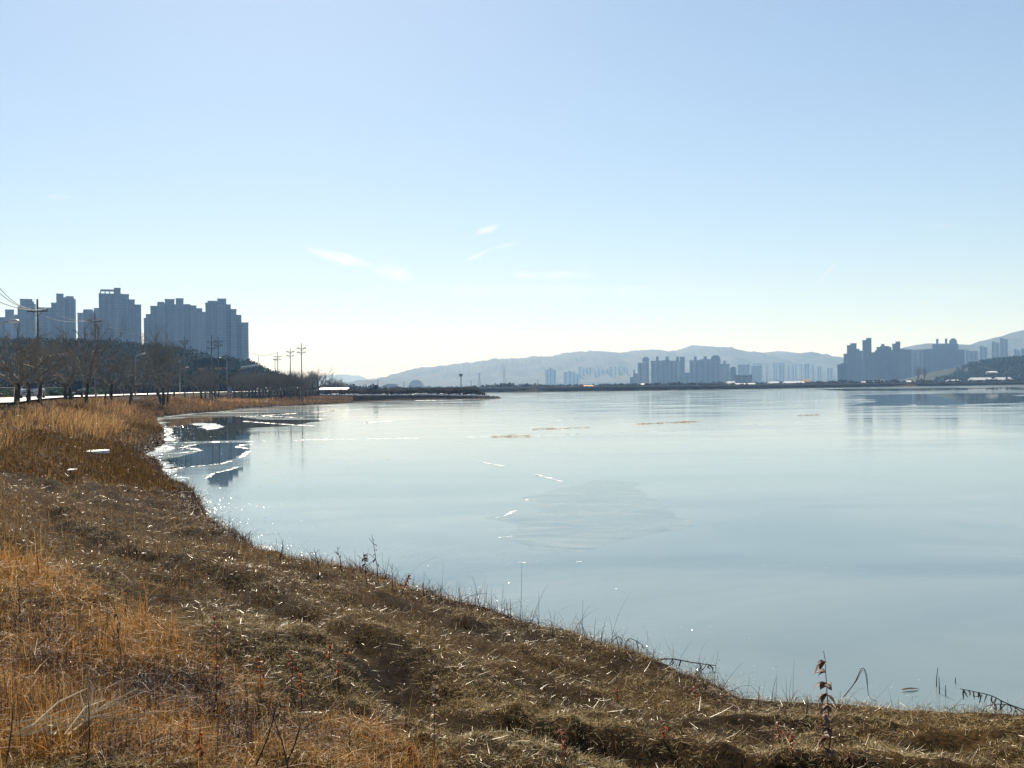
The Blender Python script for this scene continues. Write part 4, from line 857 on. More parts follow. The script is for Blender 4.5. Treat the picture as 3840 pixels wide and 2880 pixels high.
def wire(p, q, sag, label, g='power lines', r=.022):
    P = [Vector(p).lerp(Vector(q), t / 14) - Vector((0, 0, sag * 4 * (t / 14) * (1 - t / 14))) for t in range(15)]
    return tag(MB().tube(P, r, 4).build('power_line', M['dark']), label, 'wire', g)
wl = 'thin power line strung between the utility poles'
wire(at(-60, 1010, 60), POLES['a'][0], .5, 'upper power line dropping from the left edge to the nearest pole', r=.03)
wire(at(-60, 1045, 60), POLES['a'][1], .5, 'middle power line dropping from the left edge to the nearest pole', r=.03)
wire(at(-60, 1105, 60), POLES['a'][3], .5, 'lowest power line dropping from the left edge to the nearest pole', r=.03)
for a, b, i in (('a', 'b', 0), ('a', 'b', 3), ('b', 'c', 0), ('b', 'c', 3), ('g', 'i', 0), ('g', 'i', 3), ('i', 'j', 0), ('i', 'j', 3)): wire(POLES[a][i], POLES[b][i], .8, wl)
wire(at(925, 1318, 300), POLES['g'][-1], 1.0, 'single power line sagging from the rightmost tall block to the poles', r=.045)
def lamp(px, pyhead, Y, side, arm, label, py_top=None):
    g = ground_at(px, Y); z0 = g[2] - .1; Hh = at(px, py_top or pyhead + 6, Y)[2] - z0
    o = thing('street_lamp', label, 'street lamp', (g[0], Y, z0), 0, 'street lamps along the road')
    MB().tube([(0, 0, 0), (0, 0, Hh * .5), (0, 0, Hh)], [.11, .085, .06], 8).build('post', M['steel'], o, True)
    MB().tube([(0, 0, Hh - .1), (side * arm * .4, 0, Hh + .25), (side * arm, 0, Hh + .5)], [.055, .05, .045], 6).build('arm', M['steel'], o)
    h = MB().ell((side * (arm + .3), 0, Hh + .5), (.36, .15, .09)).build('lamp_head', M['steel'], o, True)
    MB().ell((side * (arm + .3), 0, Hh + .42), (.36, .13, .07)).build('lens', M['white'], h, True)
    return o
lamp(852, 1341, 238, -1, 1.3, 'grey street lamp with arm to the left, standing clear by the violet panel', 1348)
lamp(509, 1330, 175, 1, 1.2, 'grey street lamp behind the bare trees, left of the tallest tree')
lamp(675, 1380, 205, 1, 1.2, 'short grey street lamp right of the tallest twin trunked tree')
lamp(55, 1322, 118, 1, .9, 'grey street lamp left of the dark silver car, head just visible among branches')
lamp(-30, 1213, 60, 1, 1.05, 'street lamp whose arm and head reach in from the left edge', 1235)
# mast with loudspeakers on the far embankment
p = at(1729, 1455, 560); z0 = h1(p[0], 560) - .1; z1 = at(1729, 1402, 560)[2] - z0
o = thing('speaker_mast', 'mast with a boxy cluster of loudspeakers on the embankment crest', 'mast', (p[0], 560, z0))
MB().tube([(0, 0, 0), (0, 0, z1)], [.30, .24], 8).build('shaft', M['pole'], o)
h = MB().box(-.75, .75, -.5, .5, z1 - 1.5, z1 + .05).build('speaker_box', M['dark'], o)
for u in (-.8, .8): MB().tube([(u * .6, -.3, z1 - .6), (u * 1.0, -.9, z1 - .6)], [.12, .34], 8).build('horn', M['dark'], h)
for sx in (-.9, 0, .9): pass
def lattice(px, top, Y, label):
    p = at(px, 1440, Y); z1 = at(px, top, Y)[2] - 1; o = thing('lattice_pylon', label, 'pylon', (p[0], Y, 1), 0, 'hazy lattice pylons'); q = MB(); b = z1 * .11
    for sx, sy in ((-1, -1), (1, -1), (1, 1), (-1, 1)): q.tube([(sx * b, sy * b, 0), (sx * b * .3, sy * b * .3, z1 * .6), (sx * .25, sy * .25, z1)], .30, 4)
    for k in range(7):
        z, zz = z1 * k / 8, z1 * (k + 1) / 8; f = lambda t: max(.25, b * (1 - t / z1 * 1.15))
        for sy in (-1, 1): q.tube([(-f(z), sy * f(z), z), (f(zz), sy * f(zz), zz)], .16, 3); q.tube([(f(z), sy * f(z), z), (-f(zz), sy * f(zz), zz)], .16, 3)
    q.build('tower_frame', M['steel'], o)
    for k in (.72, .84, .95): MB().box(-b * 1.1, b * 1.1, -.25, .25, z1 * k - .25, z1 * k + .25).build('crossarm', M['steel'], o)
lattice(1798, 1398, 1500, 'hazy lattice pylon right of the speaker mast, left of a pair')
lattice(1891, 1383, 1600, 'hazy lattice pylon right of the speaker mast, right of a pair')
for px, t, lab in ((1515, 1432, 'thin post on the embankment behind the green dome'), (1767, 1431, 'thin post on the embankment just right of the speaker mast'), (2017, 1425, 'thick short post on the embankment left of the low hut'), (1417, 1424, 'slim lamp pole with small round head behind the sluice hoist')):
    Y = 566; p = at(px, 1450, Y); z0 = h1(p[0], Y) - .1; z1 = at(px, t, Y)[2] - z0; o = thing('post', lab, 'post', (p[0], Y, z0), 0, 'posts along the embankment')
    MB().tube([(0, 0, 0), (0, 0, z1)], [.22, .13], 6).build('shaft', M['pole'], o); MB().ell((0, 0, z1), (.3, .3, .22), 8, 5).build('cap', M['dark'], o)

# ------------------------------------------------------------------ spit: sluice hoist, tilted slab for the road glint, boulders
Y = 306; p = at(1408, 1462, Y); z0 = h1(p[0], Y)
o = thing('sluice_hoist', 'dark sluice gate hoist with a ring wheel beside a boxy cabinet on the spit', 'sluice gate', (p[0], Y, z0 - .05))
MB().box(-.2, .75, -.35, .35, 0, 1.35).build('cabinet', M['dark'], o); MB().box(-.3, .85, -.45, .45, 1.35, 1.45).build('roof', M['dark'], o)
q = MB(); q.tube([(-.55 + .2 * math.cos(a), 0, 1.05 + .5 * math.sin(a)) for a in np.linspace(0, 6.283, 19)], .09, 6, cap=False); q.build('wheel', M['dark'], o)
MB().box(-.75, -.35, -.12, .12, 0, .62).build('stand', M['dark'], o)
M['road_slab'] = mat('pale_concrete', (.80, .77, .70), (.72, .69, .62), .5, .6, .4)  # pale tilted slab stands in for the sunlit glint of the road
x0, x1 = at(1195, 1457, 310)[0], at(1308, 1457, 310)[0]
o = thing('bright_road_slab', 'long pale tilted slab standing in for the sunlit road on the spit crest', 'road_slab', (0, 0, 0))
m = MB(); za, zc = 3.02, at(1250, 1453.5, 311)[2]
for a, b in ((x0, x0 + (x1 - x0) * .545), (x0 + (x1 - x0) * .555, x1)):
    k = len(m.v); m.v += [(a, 306.5, 2.7), (b, 306.5, 2.7), (b, 311, 2.7), (a, 311, 2.7), (a, 306.5, za), (b, 306.5, za), (b, 311, zc), (a, 311, zc)]
    for q in ((0, 3, 2, 1), (4, 5, 6, 7), (0, 1, 5, 4), (1, 2, 6, 5), (2, 3, 7, 6), (3, 0, 4, 7)): m.f.append(tuple(k + i for i in q))
m.build('slab', M['road_slab'], o)
rocks = []
for s_ in range(5):
    bm = bmesh.new(); bmesh.ops.create_icosphere(bm, subdivisions=2, radius=.5)
    rd = random.Random(s_)
    pl = [(Vector((rd.gauss(0, 1), rd.gauss(0, 1), rd.gauss(0, 1))).normalized(), rd.uniform(.30, .42)) for _ in range(9)]
    for v in bm.verts:
        for nrm, dd in pl:
            e = v.co.dot(nrm) - dd
            if e > 0: v.co -= nrm * e
        v.co += Vector((rd.gauss(0, .01), rd.gauss(0, .01), rd.gauss(0, .01)))
    me = bpy.data.meshes.new('boulder'); bm.to_mesh(me); bm.free(); me.materials.append(M['stone']); rocks.append(me)
line = [(1205, 299.5), (1300, 299), (1400, 298.7), (1500, 298.4), (1600, 297.6), (1700, 296.6), (1790, 295.4), (1857, 294)]
px = 1203.0
while px < 1858:
    Yb = np.interp(px, [a for a, _ in line], [b for _, b in line]) + random.uniform(-.3, .3); p = at(px, 1490, Yb)
    o = bpy.data.objects.new('boulder', random.choice(rocks)); COL.objects.link(o); s_ = random.uniform(.75, 1.25)
    o.location = (p[0], Yb, max(h1(p[0], Yb), 0) + .22 * s_); o.scale = (s_ * 1.1, s_, s_ * random.uniform(.9, 1.2)); o.rotation_euler = (random.uniform(-.4, .4), random.uniform(-.4, .4), random.uniform(0, 6))
    tag(o, 'pale topped boulder in the long row along the foot of the spit', 'boulder', 'boulders along the foot of the spit'); px += random.uniform(8.5, 12.5)

# ------------------------------------------------------------------ cars, people, fence, panels
def car(px, py, Y, rz, paint, label, Hc=1.5, boxy=False):
    g = ground_at(px, Y); z0 = 2.956 if pdist(np.array([g[0]]), np.array([Y]), road_c)[0] < 5 else g[2]
    o = thing('parked_car' if 'parked' in label else 'car', label, 'car', (g[0], Y, z0), rz, 'cars on the road')
    pm = mat('car_paint_' + label.split()[0], paint, tuple(c * .9 for c in paint), 1, .22, .6)
    W = .88; L_ = 2.2
    # body: cross sections along the length (front at -y)
    st = [(-L_, .45, .72, .78), (-L_ + .12, .28, .86, .84), (-1.2, .24, 1.0, W), (-.9, .24, 1.03, W), (1.5, .24, 1.05, W), (L_ - .1, .28, 1.0, .84), (L_, .42, .92, .8)]
    V = []; Fc = []
    for y_, zl, zh, hw in st:
        V += [(-hw * .92, y_, zl), (-hw, y_, zl + (zh - zl) * .35), (-hw, y_, zl + (zh - zl) * .75), (-hw * .86, y_, zh), (hw * .86, y_, zh), (hw, y_, zl + (zh - zl) * .75), (hw, y_, zl + (zh - zl) * .35), (hw * .92, y_, zl)]
    for i in range(len(st) - 1):
        for k in range(8): Fc.append((i * 8 + k, i * 8 + (k + 1) % 8, (i + 1) * 8 + (k + 1) % 8, (i + 1) * 8 + k))
    Fc += [tuple(range(8))[::-1], tuple(range((len(st) - 1) * 8, len(st) * 8))]
    meshobj('body', V, Fc, pm, o, False)
    r0, r1 = (-.55, 1.75) if boxy else (-.35, 1.15); b0, b1 = (-1.05, 2.0) if boxy else (-1.05, 1.85)
    c = [(-.76, b0, 1.02), (.76, b0, 1.02), (.76, b1, 1.02), (-.76, b1, 1.02), (-.6, r0, Hc - .04), (.6, r0, Hc - .04), (.6, r1, Hc - .04), (-.6, r1, Hc - .04)]
    meshobj('window', c, [(0, 1, 5, 4), (1, 2, 6, 5), (2, 3, 7, 6), (3, 0, 4, 7), (4, 5, 6, 7)], M['glass'], o)
    rf = MB().box(-.62, .62, r0 - .03, r1 + .05, Hc - .04, Hc + .02)
    for s in (-1, 1): rf.tube([(s * .765, b0, 1.03), (s * .61, r0, Hc - .02)], .035, 4).tube([(s * .765, b1, 1.03), (s * .61, r1, Hc - .02)], .045, 4)
    rf.build('roof', pm, o)
    for s in (-1, 1):
        for y_ in (-1.4, 1.35):
            t = MB().tube([(s * .70, y_, .33), (s * .9, y_, .33)], .33, 14).build('wheel', M['tyre'], o); MB().tube([(s * .89, y_, .33), (s * .915, y_, .33)], .2, 10).build('rim', M['steel'], t)
        MB().ell((s * .58, -L_ + .08, .74), (.17, .07, .08)).build('headlight', M['white'], o, True); MB().box(s * .86 - .09 + s * .1, s * .86 + .09 + s * .1, -.85, -.72, 1.02, 1.16).build('mirror', pm, o)
    MB().box(-.5, .5, -L_ - .02, -L_ + .03, .5, .62).build('grille', M['dark'], o); MB().box(-.24, .24, -L_ - .035, -L_ - .02, .42, .52).build('number_plate', M['white'], o)
    return o
car(122, 1490, 104, .25, (.30, .32, .34), 'dark silver car coming along the road between two trunks at the left', 1.62, True)
car(290, 1485, 122, .2, (.015, .016, .018), 'black boxy car on the road behind reeds, right of a teal panel', 1.85, True)
car(990, 1462, 290, 1.0, (.55, .57, .58), 'silver white car glinting between the trees at the road bend', 1.5)
car(1098, 1463, 311, 1.2, (.30, .36, .42), 'blue grey parked car half hidden by the bank, right of the glinting car', 1.5)
car(1075, 1462, 306, 1.0, (.35, .38, .42), 'pale blue parked car behind dark trunks, left of the blue grey one', 1.7, True)
def far_car(px, py, Y, label):
    o = car(px, py, Y, 1.4, (.75, .76, .76), label, 1.5); o.location.z = at(px, py, Y)[2] - 1.1; return o
def person(px, Y, label, step):
    g = ground_at(px, Y); o = thing('person', label, 'person', (g[0], Y, g[2]), .4, 'two people by the road')
    me = bpy.data.meshes.new('body'); s = step
    V = [(0, 0, .95), (0, 0, 1.2), (0, 0, 1.42), (0, 0, 1.52), (0, -.02, 1.66), (.1, 0, .9), (.11, -.12 * s, .5), (.11, -.1 * s, .07), (.11, -.24 * s, .04), (-.1, 0, .9), (-.11, .1 * s, .5), (-.11, .26 * s, .08), (-.11, .14 * s, .04),
         (.2, 0, 1.4), (.25, .08 * s, 1.12), (.24, -.04, .88), (-.2, 0, 1.4), (-.25, -.08 * s, 1.12), (-.24, -.16, .9)]
    Ed = [(0, 1), (1, 2), (2, 3), (3, 4), (0, 5), (5, 6), (6, 7), (7, 8), (0, 9), (9, 10), (10, 11), (11, 12), (2, 13), (13, 14), (14, 15), (2, 16), (16, 17), (17, 18)]
    R_ = [.15, .15, .14, .06, .11, .09, .065, .045, .04, .09, .065, .045, .04, .07, .055, .04, .07, .055, .04]
    me.from_pydata(V, Ed, []); b = bpy.data.objects.new('body', me); COL.objects.link(b); b.parent = o; me.materials.append(M['cloth'])
    b.modifiers.new('skin', 'SKIN')
    for i, v in enumerate(me.skin_vertices[0].data): v.radius = (R_[i], R_[i] * .8)
    me.skin_vertices[0].data[0].use_root = True
    b.modifiers.new('sub', 'SUBSURF').levels = 1; b.modifiers['sub'].render_levels = 1
    MB().ell((0, -.09, 1.64), (.07, .03, .09), 8, 6).build('face', M['skin'], o, True); MB().ell((0, .015, 1.70), (.115, .115, .1), 8, 6).build('hair', M['hair'], o, True)
person(689, 205, 'person in dark clothes walking by the road, left of two', 1.0)
person(701, 208, 'person in dark clothes by the road, right of two and closer to the trees', -.7)
def panel(px, yt, yb, wpx, Y, mt, label, name):
    g = ground_at(px, Y); w = wpx / F * Y / 2; z1 = at(px, yt, Y)[2] - g[2]; z0 = at(px, yb, Y)[2] - g[2]
    o = thing(name, label, 'sign', (g[0], Y, g[2])); MB().box(-w, w, -.05, .05, z0, z1).build('board', M[mt], o)
    for s in (-1, 1): MB().tube([(s * w * .8, .1, -.1), (s * w * .8, .1, z1)], .05, 6).build('post', M['steel'], o)
panel(260, 1455, 1483, 11, 128, 'teal', 'pale teal board behind a trunk, left of the black car', 'notice_board')
panel(862, 1450, 1470, 15, 236, 'violet', 'bluish violet board at the foot of the clear standing street lamp', 'notice_board')
# green mesh fence beyond the road
pts = [(x_, y_) for x_, y_ in refine([(-54, 78), (-65, 112), (-73, 157), (-79, 190)], 4)]
o = thing('mesh_fence', 'dark green mesh fence running along the far side of the road', 'fence')
q = MB()
for i, (a, b) in enumerate(pts):
    MB().tube([(a, b, h1(a, b) - .1), (a, b, h1(a, b) + 1.75)], .05, 5).build('post', M['green_mesh'], o)
for (a, b), (c, d) in zip(pts[:-1], pts[1:]):
    za, zc = h1(a, b), h1(c, d)
    for k in range(9): q.tube([(a, b, za + .15 + k * .19), (c, d, zc + .15 + k * .19)], .018, 3, cap=False)
    for k in range(16): t = k / 16; q.tube([(a + (c - a) * t, b + (d - b) * t, za + .12), (a + (c - a) * t, b + (d - b) * t, za + 1.7)], .016, 3, cap=False)
q.build('mesh_panel', M['green_mesh'], o)
# small culvert kerb on the bank
p = hit(508, 1502); o = thing('culvert_kerb', 'short pale concrete kerb of a drain running down the bank', 'drain', tuple(p))
MB().prism([(-.2, -.2), (.2, -.2), (.2, .25), (-.2, .25)], -2.2, 2.2).build('kerb', M['concrete'], o); o.rotation_euler = (0, 0, .6)
MB().box(-.9, -.3, -1.6, 1.6, -.2, .06).build('channel', M['concrete'], o)

# ------------------------------------------------------------------ single weeds, twigs and stalks
M['stem'] = mat('dead_stem', (.07, .045, .032), (.04, .027, .02), 8, .7, .3)
M['palestem'] = mat('pale_stem', (.66, .55, .36), (.5, .39, .22), 6, .5, .4)
LEAF = {'curl': leafmat('curled_brown_leaf', [(.16, .085, .055), (.30, .19, .14), (.10, .05, .036), (.22, .12, .08)], .6, .25, .25), 'rust': leafmat('rust_leaf', [(.30, .085, .028), (.44, .15, .045), (.22, .06, .022), (.16, .05, .025)], .5, .45, .4), 'dark': leafmat('dark_leaf', [(.07, .04, .03), (.11, .06, .04), (.05, .03, .022)], .6, .25, .3),
        'pale': leafmat('pale_brown_leaf', [(.30, .19, .12), (.38, .26, .17), (.22, .13, .08)], .55, .3, .4), 'red': leafmat('red_brown_leaf', [(.22, .07, .04), (.30, .10, .05), (.15, .05, .03)], .5, .4, .4), 'gold': leafmat('yellow_leaf', [(.62, .38, .08), (.66, .42, .1)], .5, .45, .4)}
WG = 'dead weed stalks on the bank'
def leaf(parent, p, az, l, w, mt, droop, rd):
    V = []; Fc = []; d = Vector((math.cos(az), math.sin(az), rd.uniform(-.1, .5))); q = Vector(p); n = 5; side = Vector((-math.sin(az), math.cos(az), rd.uniform(-.5, .5))).normalized()
    for k in range(n + 1):
        t = k / n; ww = w * math.sin(math.pi * min(.97, .12 + .86 * t)) * .5; cup = Vector((0, 0, ww * .5))
        V += [tuple(q - side * ww + cup), tuple(q), tuple(q + side * ww + cup)]
        d = (d + Vector((rd.gauss(0, .18), rd.gauss(0, .18), -droop))).normalized(); q = q + d * (l / n)
    for k in range(n):
        b = k * 3; Fc += [(b, b + 1, b + 4, b + 3), (b + 1, b + 2, b + 5, b + 4)]
    return meshobj('leaf', V, Fc, mt, parent, True)
def weed(px, py, ptx, pty, label, leaves=8, lc='rust', lsize=.05, lo=.35, Y=None, rad=.004, mt='stem', bend=0.02, seed=None, twigs=0, name='dead_weed', droop=.35, g=WG, side=None):
    p = hit(px, py) if Y is None else np.array([at(px, py, Y)[0], Y, max(h1(at(px, py, Y)[0], Y), 0)])
    top = at(ptx, pty, p[1]); rd = random.Random(seed or int(px * 3 + py)); d = Vector(top - p); r = float(np.linalg.norm(p - C0)); rad = max(rad, .00042 * r)
    o = thing(name, label, 'weed', tuple(p), 0, g); n = 10; pts = []
    for k in range(n + 1):
        t = k / n; pts.append(d * t + Vector((math.sin(t * 3.1) * bend * d.length + rd.gauss(0, .004), rd.gauss(0, .004), 0)) - (Vector((0, 0, .04)) if k == 0 else Vector()))
    MB().tube(pts, [rad * (1.25 - .8 * k / n) for k in range(n + 1)], 5).build('stem', M[mt], o)
    for k in range(twigs):
        t = rd.uniform(.35, .95); i = int(t * n); a = rd.uniform(0, 6.28); l = d.length * rd.uniform(.12, .3); q = pts[i]
        MB().tube([q, q + Vector((math.cos(a) * l * .6, math.sin(a) * l * .4, l * .5)), q + Vector((math.cos(a) * l, math.sin(a) * l * .6, l * rd.uniform(.5, .9)))], [rad * .6, rad * .5, rad * .35], 4).build('twig', M[mt], o)
    for k in range(leaves):
        t = lo + (1 - lo) * (k + rd.random() * .6) / max(1, leaves); i = min(n, int(t * n)); az = rd.uniform(0, 6.28) if side is None else side + rd.gauss(0, .95)
        leaf(o, pts[i], az, lsize * rd.uniform(.5, 1.35), lsize * .55 * rd.uniform(.7, 1.2), LEAF[lc], droop, rd)
    return o
weed(3112, 2878, 3090, 2442, 'tall dead weed with drooping pale brown leaves, standing against the ice at lower right', 38, 'curl', .09, .08, rad=.0045, droop=.22, bend=.01, side=3.3)
for i, (px, py, tx, ty, lab, nl, lc) in enumerate([
    (815, 2650, 797, 2275, 'tall reddish leaved stalk rising from the golden grass, left of the dark rut', 14, 'red'), (455, 2520, 428, 2255, 'thin dark stalk with few leaves in the golden grass, upper left', 3, 'dark'),
    (548, 2330, 545, 2185, 'short stalk with a rusty tuft above the golden grass', 5, 'rust'), (474, 2340, 470, 2210, 'short stalk with two rusty leaf tufts left of another tuft', 6, 'rust'), (270, 2560, 258, 2440, 'low stalk with a bent orange leaf in the golden grass', 4, 'rust'),
    (978, 2620, 970, 2445, 'stalk thickly hung with rust red leaves right of the tallest reddish stalk', 14, 'rust'), (1095, 2580, 1092, 2425, 'thin stalk with small orange leaves before the dark rut', 7, 'rust'), (1128, 2640, 1124, 2515, 'thin stalk with orange leaf clump left of the orange tufts', 6, 'rust'),
    (1238, 2490, 1232, 2400, 'short stalk of bright orange leaves at the dark rut, largest tuft', 10, 'rust'), (1300, 2480, 1296, 2398, 'short stalk with one bright orange leaf beside the largest tuft', 3, 'rust'), (1268, 2560, 1266, 2470, 'low orange leaved stalk below the largest tuft', 5, 'rust'),
    (1284, 2700, 1281, 2600, 'low stalk with a single orange leaf in short golden grass', 3, 'rust'), (1620, 2875, 1628, 2500, 'tall thin stalk with pinkish brown leaves at the bottom centre', 14, 'pale'), (1545, 2870, 1540, 2790, 'clump of rust red leaves low at the bottom centre', 9, 'rust'),
    (2120, 2875, 2112, 2720, 'rusty leaved stalk at the bottom edge, right of centre', 10, 'red'), (2490, 2790, 2486, 2720, 'small orange leaved stalk amid straw, right of centre', 5, 'rust'), (2318, 2640, 2313, 2575, 'small rusty leaf tuft amid straw below the bank edge', 5, 'rust'),
    (2606, 2640, 2604, 2560, 'orange leaved stalk at the tip of the bramble edge', 6, 'rust'), (2925, 2800, 2915, 2700, 'low red brown leaved stalk left of the tall weed', 8, 'red'), (2970, 2875, 2966, 2735, 'red brown leaved stalk at the bottom edge near the tall weed', 10, 'red'),
    (3185, 2870, 3180, 2830, 'tiny red leaf tuft at the bottom right of the tall weed', 4, 'red'), (700, 2790, 690, 2660, 'rusty leaved stalk low in the golden grass', 9, 'rust'), (760, 2875, 745, 2740, 'clump of orange leaves at the bottom of the golden grass', 10, 'rust'),
    (520, 2750, 512, 2590, 'stalk with two orange leaves above a dark hollow', 4, 'rust'), (75, 2320, 66, 2170, 'dark stalk at the left edge of the golden grass', 3, 'dark'), (145, 2180, 135, 2060, 'reddish leaved stalk on the upper left slope', 7, 'red'),
    (330, 2520, 300, 2400, 'stalk with a pair of orange leaves left of a dark hollow', 4, 'rust'), (925, 2860, 915, 2500, 'bare thin stalk through the golden grass right of the rust red stalk', 0, 'rust')]):
    weed(px, py, tx, ty, lab, int(nl * 1.8), lc, .048, .3, rad=.0028)
for i, (px, py, tx, ty, lab, nl, tw, lc, ls) in enumerate([
    (1420, 2196, 1393, 2006, 'tallest shoreline stalk with two dark leaf clusters near its top', 6, 2, 'dark', .07), (1374, 2190, 1362, 2070, 'branching shoreline weed with clumps of dark curled leaves', 18, 4, 'dark', .075), (1470, 2222, 1470, 2112, 'bare upright stick at the shoreline, right of the tallest stalk', 0, 1, 'dark', .05),
    (1506, 2236, 1534, 2150, 'leaning shoreline weed with reddish brown leaves', 14, 2, 'red', .07), (1046, 2112, 1062, 2022, 'thin bare shoreline twig leaning right, left of the leafy weeds', 0, 1, 'dark', .05), (1200, 2150, 1176, 2056, 'feathery shoreline twig left of a paler one', 0, 7, 'dark', .05),
    (1282, 2160, 1264, 2050, 'feathery shoreline twig between the thin twig and the leafy weeds', 0, 7, 'dark', .05), (2842, 2650, 2846, 2572, 'short upright stick at the water edge right of the bramble point', 0, 0, 'dark', .05), (1795, 2305, 1797, 2258, 'short stick at the shoreline near the middle', 0, 0, 'dark', .05),
    (1812, 2305, 1811, 2265, 'second short stick at the shoreline near the middle', 0, 0, 'dark', .05), (1985, 2385, 1974, 2335, 'leaning stick at the shoreline above the bramble point', 0, 1, 'dark', .05), (2070, 2400, 2072, 2350, 'thin stick left of the bent bramble hoops', 0, 0, 'dark', .05),
    (700, 1880, 692, 1830, 'sparse twig at the shoreline beside the small ice inlet', 2, 4, 'dark', .1), (3026, 2690, 3027, 2615, 'short stick in the straw left of the tall weed', 0, 0, 'dark', .05), (1590, 2236, 1584, 2190, 'small twig beside the leaning reddish weed', 2, 3, 'dark', .05)]):
    weed(px, py, tx, ty, lab, nl, lc, ls, .45, rad=.0045, twigs=tw, g='stalks and twigs along the shoreline', name='shoreline_stalk')
def stick(P, rad, label, name='stick', mt='stem', hang=0, g='sticks by the ice edge', z0=None):
    pts = [Vector(q) for q in P]; o = thing(name, label, 'stick', tuple(pts[0]), 0, g); b = pts[0]; pts = [q - b for q in pts]
    MB().tube(pts, [rad * (1.1 - .6 * k / (len(pts) - 1)) for k in range(len(pts))], 6).build('stem', M[mt], o); rd = random.Random(len(label))
    for k in range(hang):
        i = rd.randrange(len(pts) // 3, len(pts)); q = pts[i]; l = rd.uniform(.05, .13)
        MB().tube([q, q + Vector((rd.gauss(0, .02), rd.gauss(0, .02), -l * .4)), q + Vector((rd.gauss(0, .03), rd.gauss(0, .03), -l))], [rad * .9, rad * 1.2, rad * .4], 4).build('hanging_pod', M['stem'], o)
    return o
def arc(pp, Y, n=10):
    P = [at(a, b, Y) for a, b in pp]; out = []
    for k in range(n + 1):
        t = k / n * (len(P) - 1); i = min(int(t), len(P) - 2); f = t - i
        p0, p1, p2, p3 = P[max(i - 1, 0)], P[i], P[i + 1], P[min(i + 2, len(P) - 1)]
        out.append(.5 * (2 * p1 + (p2 - p0) * f + (2 * p0 - 5 * p1 + 4 * p2 - p3) * f * f + (3 * p1 - p0 - 3 * p2 + p3) * f ** 3))
    return out
stick(arc([(3165, 2612), (3205, 2560), (3232, 2506), (3250, 2530), (3258, 2610), (3290, 2630)], 10.7, 18), .005, 'bent dark reed forming a peak in front of the ice, right of the tall weed')
stick(arc([(3160, 2618), (3210, 2555), (3240, 2512), (3256, 2600)], 10.8, 12), .004, 'second bent reed crossing the peaked one')
stick(arc([(3860, 2668), (3780, 2640), (3720, 2610), (3660, 2595), (3600, 2583)], 10.6, 14), .007, 'arching dark branch with hanging pods reaching over the ice from the right edge', hang=12)
stick(arc([(3860, 2690), (3800, 2650), (3740, 2640), (3690, 2650)], 10.4, 10), .006, 'lower dark branch with hanging pods at the right edge', hang=8)
for a, b0, b1, dx, lab in ((3511, 2575, 2503, 6, 'tallest of four thin sticks standing out of the ice'), (3523, 2602, 2537, -2, 'second of four thin sticks standing out of the ice'), (3546, 2610, 2568, 0, 'short thick one of four sticks standing out of the ice'), (3583, 2562, 2540, 0, 'shortest and farthest of four sticks standing out of the ice')):
    p = onz(a, b0); stick([p - np.array([0, 0, .05]), at(a + dx * .3, (b0 + b1) / 2, p[1]), at(a + dx, b1, p[1])], .006, lab)
p = onz(3422, 2592); o = thing('dead_leaf', 'single dark leaf lying on the ice left of the thin sticks', 'leaf', (p[0], p[1], .012)); leaf(o, (-.13, 0, .0), .05, .24, .05, LEAF['dark'], 0.02, random.Random(3)).name = 'leaf_blade'
stick(arc([(2290, 2410), (2318, 2388), (2332, 2400), (2328, 2440)], 13.2, 12), .006, 'bent bramble hoop at the shoreline, left of the larger hoop')
stick(arc([(2340, 2440), (2358, 2395), (2410, 2420), (2460, 2475)], 12.9, 12), .005, 'larger arching bramble hoop before the fallen branch', hang=5)
stick(arc([(2440, 2480), (2510, 2470), (2600, 2485), (2685, 2496)], 12.6, 8), .010, 'fallen dark branch lying out over the ice from the bramble edge', hang=6)
stick(arc([(2480, 2520), (2560, 2530), (2610, 2540), (2660, 2550)], 12.0, 8), .009, 'second fallen branch below the first at the bramble edge', hang=3)
stick(arc([(2600, 2535), (2640, 2505), (2648, 2494)], 12.3, 6), .007, 'short branch slanting up between the two fallen branches')
stick(arc([(2700, 2620), (2740, 2590), (2766, 2600), (2772, 2640)], 11.3, 10), .005, 'curled twig at the tip of the bramble edge')
for i, (pp, Y, lab) in enumerate([([(20, 2880), (40, 2760), (50, 2640)], 4.9, 'dark bent stem at the bottom left corner'), ([(960, 2870), (1010, 2750), (1040, 2630), (1052, 2660), (1030, 2700)], 5.6, 'dark crooked stem with nodding head in the golden grass'), ([(1080, 2880), (1060, 2790), (1035, 2720), (1010, 2640)], 5.5, 'dark crooked stem crossing the nodding one'),
                                  ([(1075, 2860), (1110, 2780), (1125, 2720), (1105, 2790)], 5.4, 'dark stem with folded tip beside the crooked pair'), ([(145, 2420), (180, 2392), (210, 2410), (222, 2470)], 8.0, 'dark bramble hoop in the golden grass at left'), ([(650, 2540), (690, 2520), (760, 2600), (880, 2760)], 6.4, 'long dark bramble stem slanting down through the golden grass')]):
    stick(arc(pp, Y, 10), .0045, lab, 'dark_stalk', g='dark stems in the golden grass')
p = hit(250, 2790)
o = thing('reed_bundle', 'broken bundle of pale reeds fanned out at the lower left', 'reeds', tuple(p)); rd = random.Random(5)
for k in range(15):
    a, b = (rd.uniform(40, 260), rd.uniform(2770, 2875)), (rd.uniform(280, 620), rd.uniform(2640, 2790)); A = at(*a, p[1] - .3) - p; B = at(*b, p[1] + .2) - p
    A[2] = max(A[2], .03) + .10; B[2] += .12; MB().tube([tuple(A), tuple((A + B) / 2 + np.array([0, rd.uniform(-.05, .05), rd.uniform(-.04, .09)])), tuple(B)], [.007, .006, .003], 5).build('reed', M['palestem'], o)
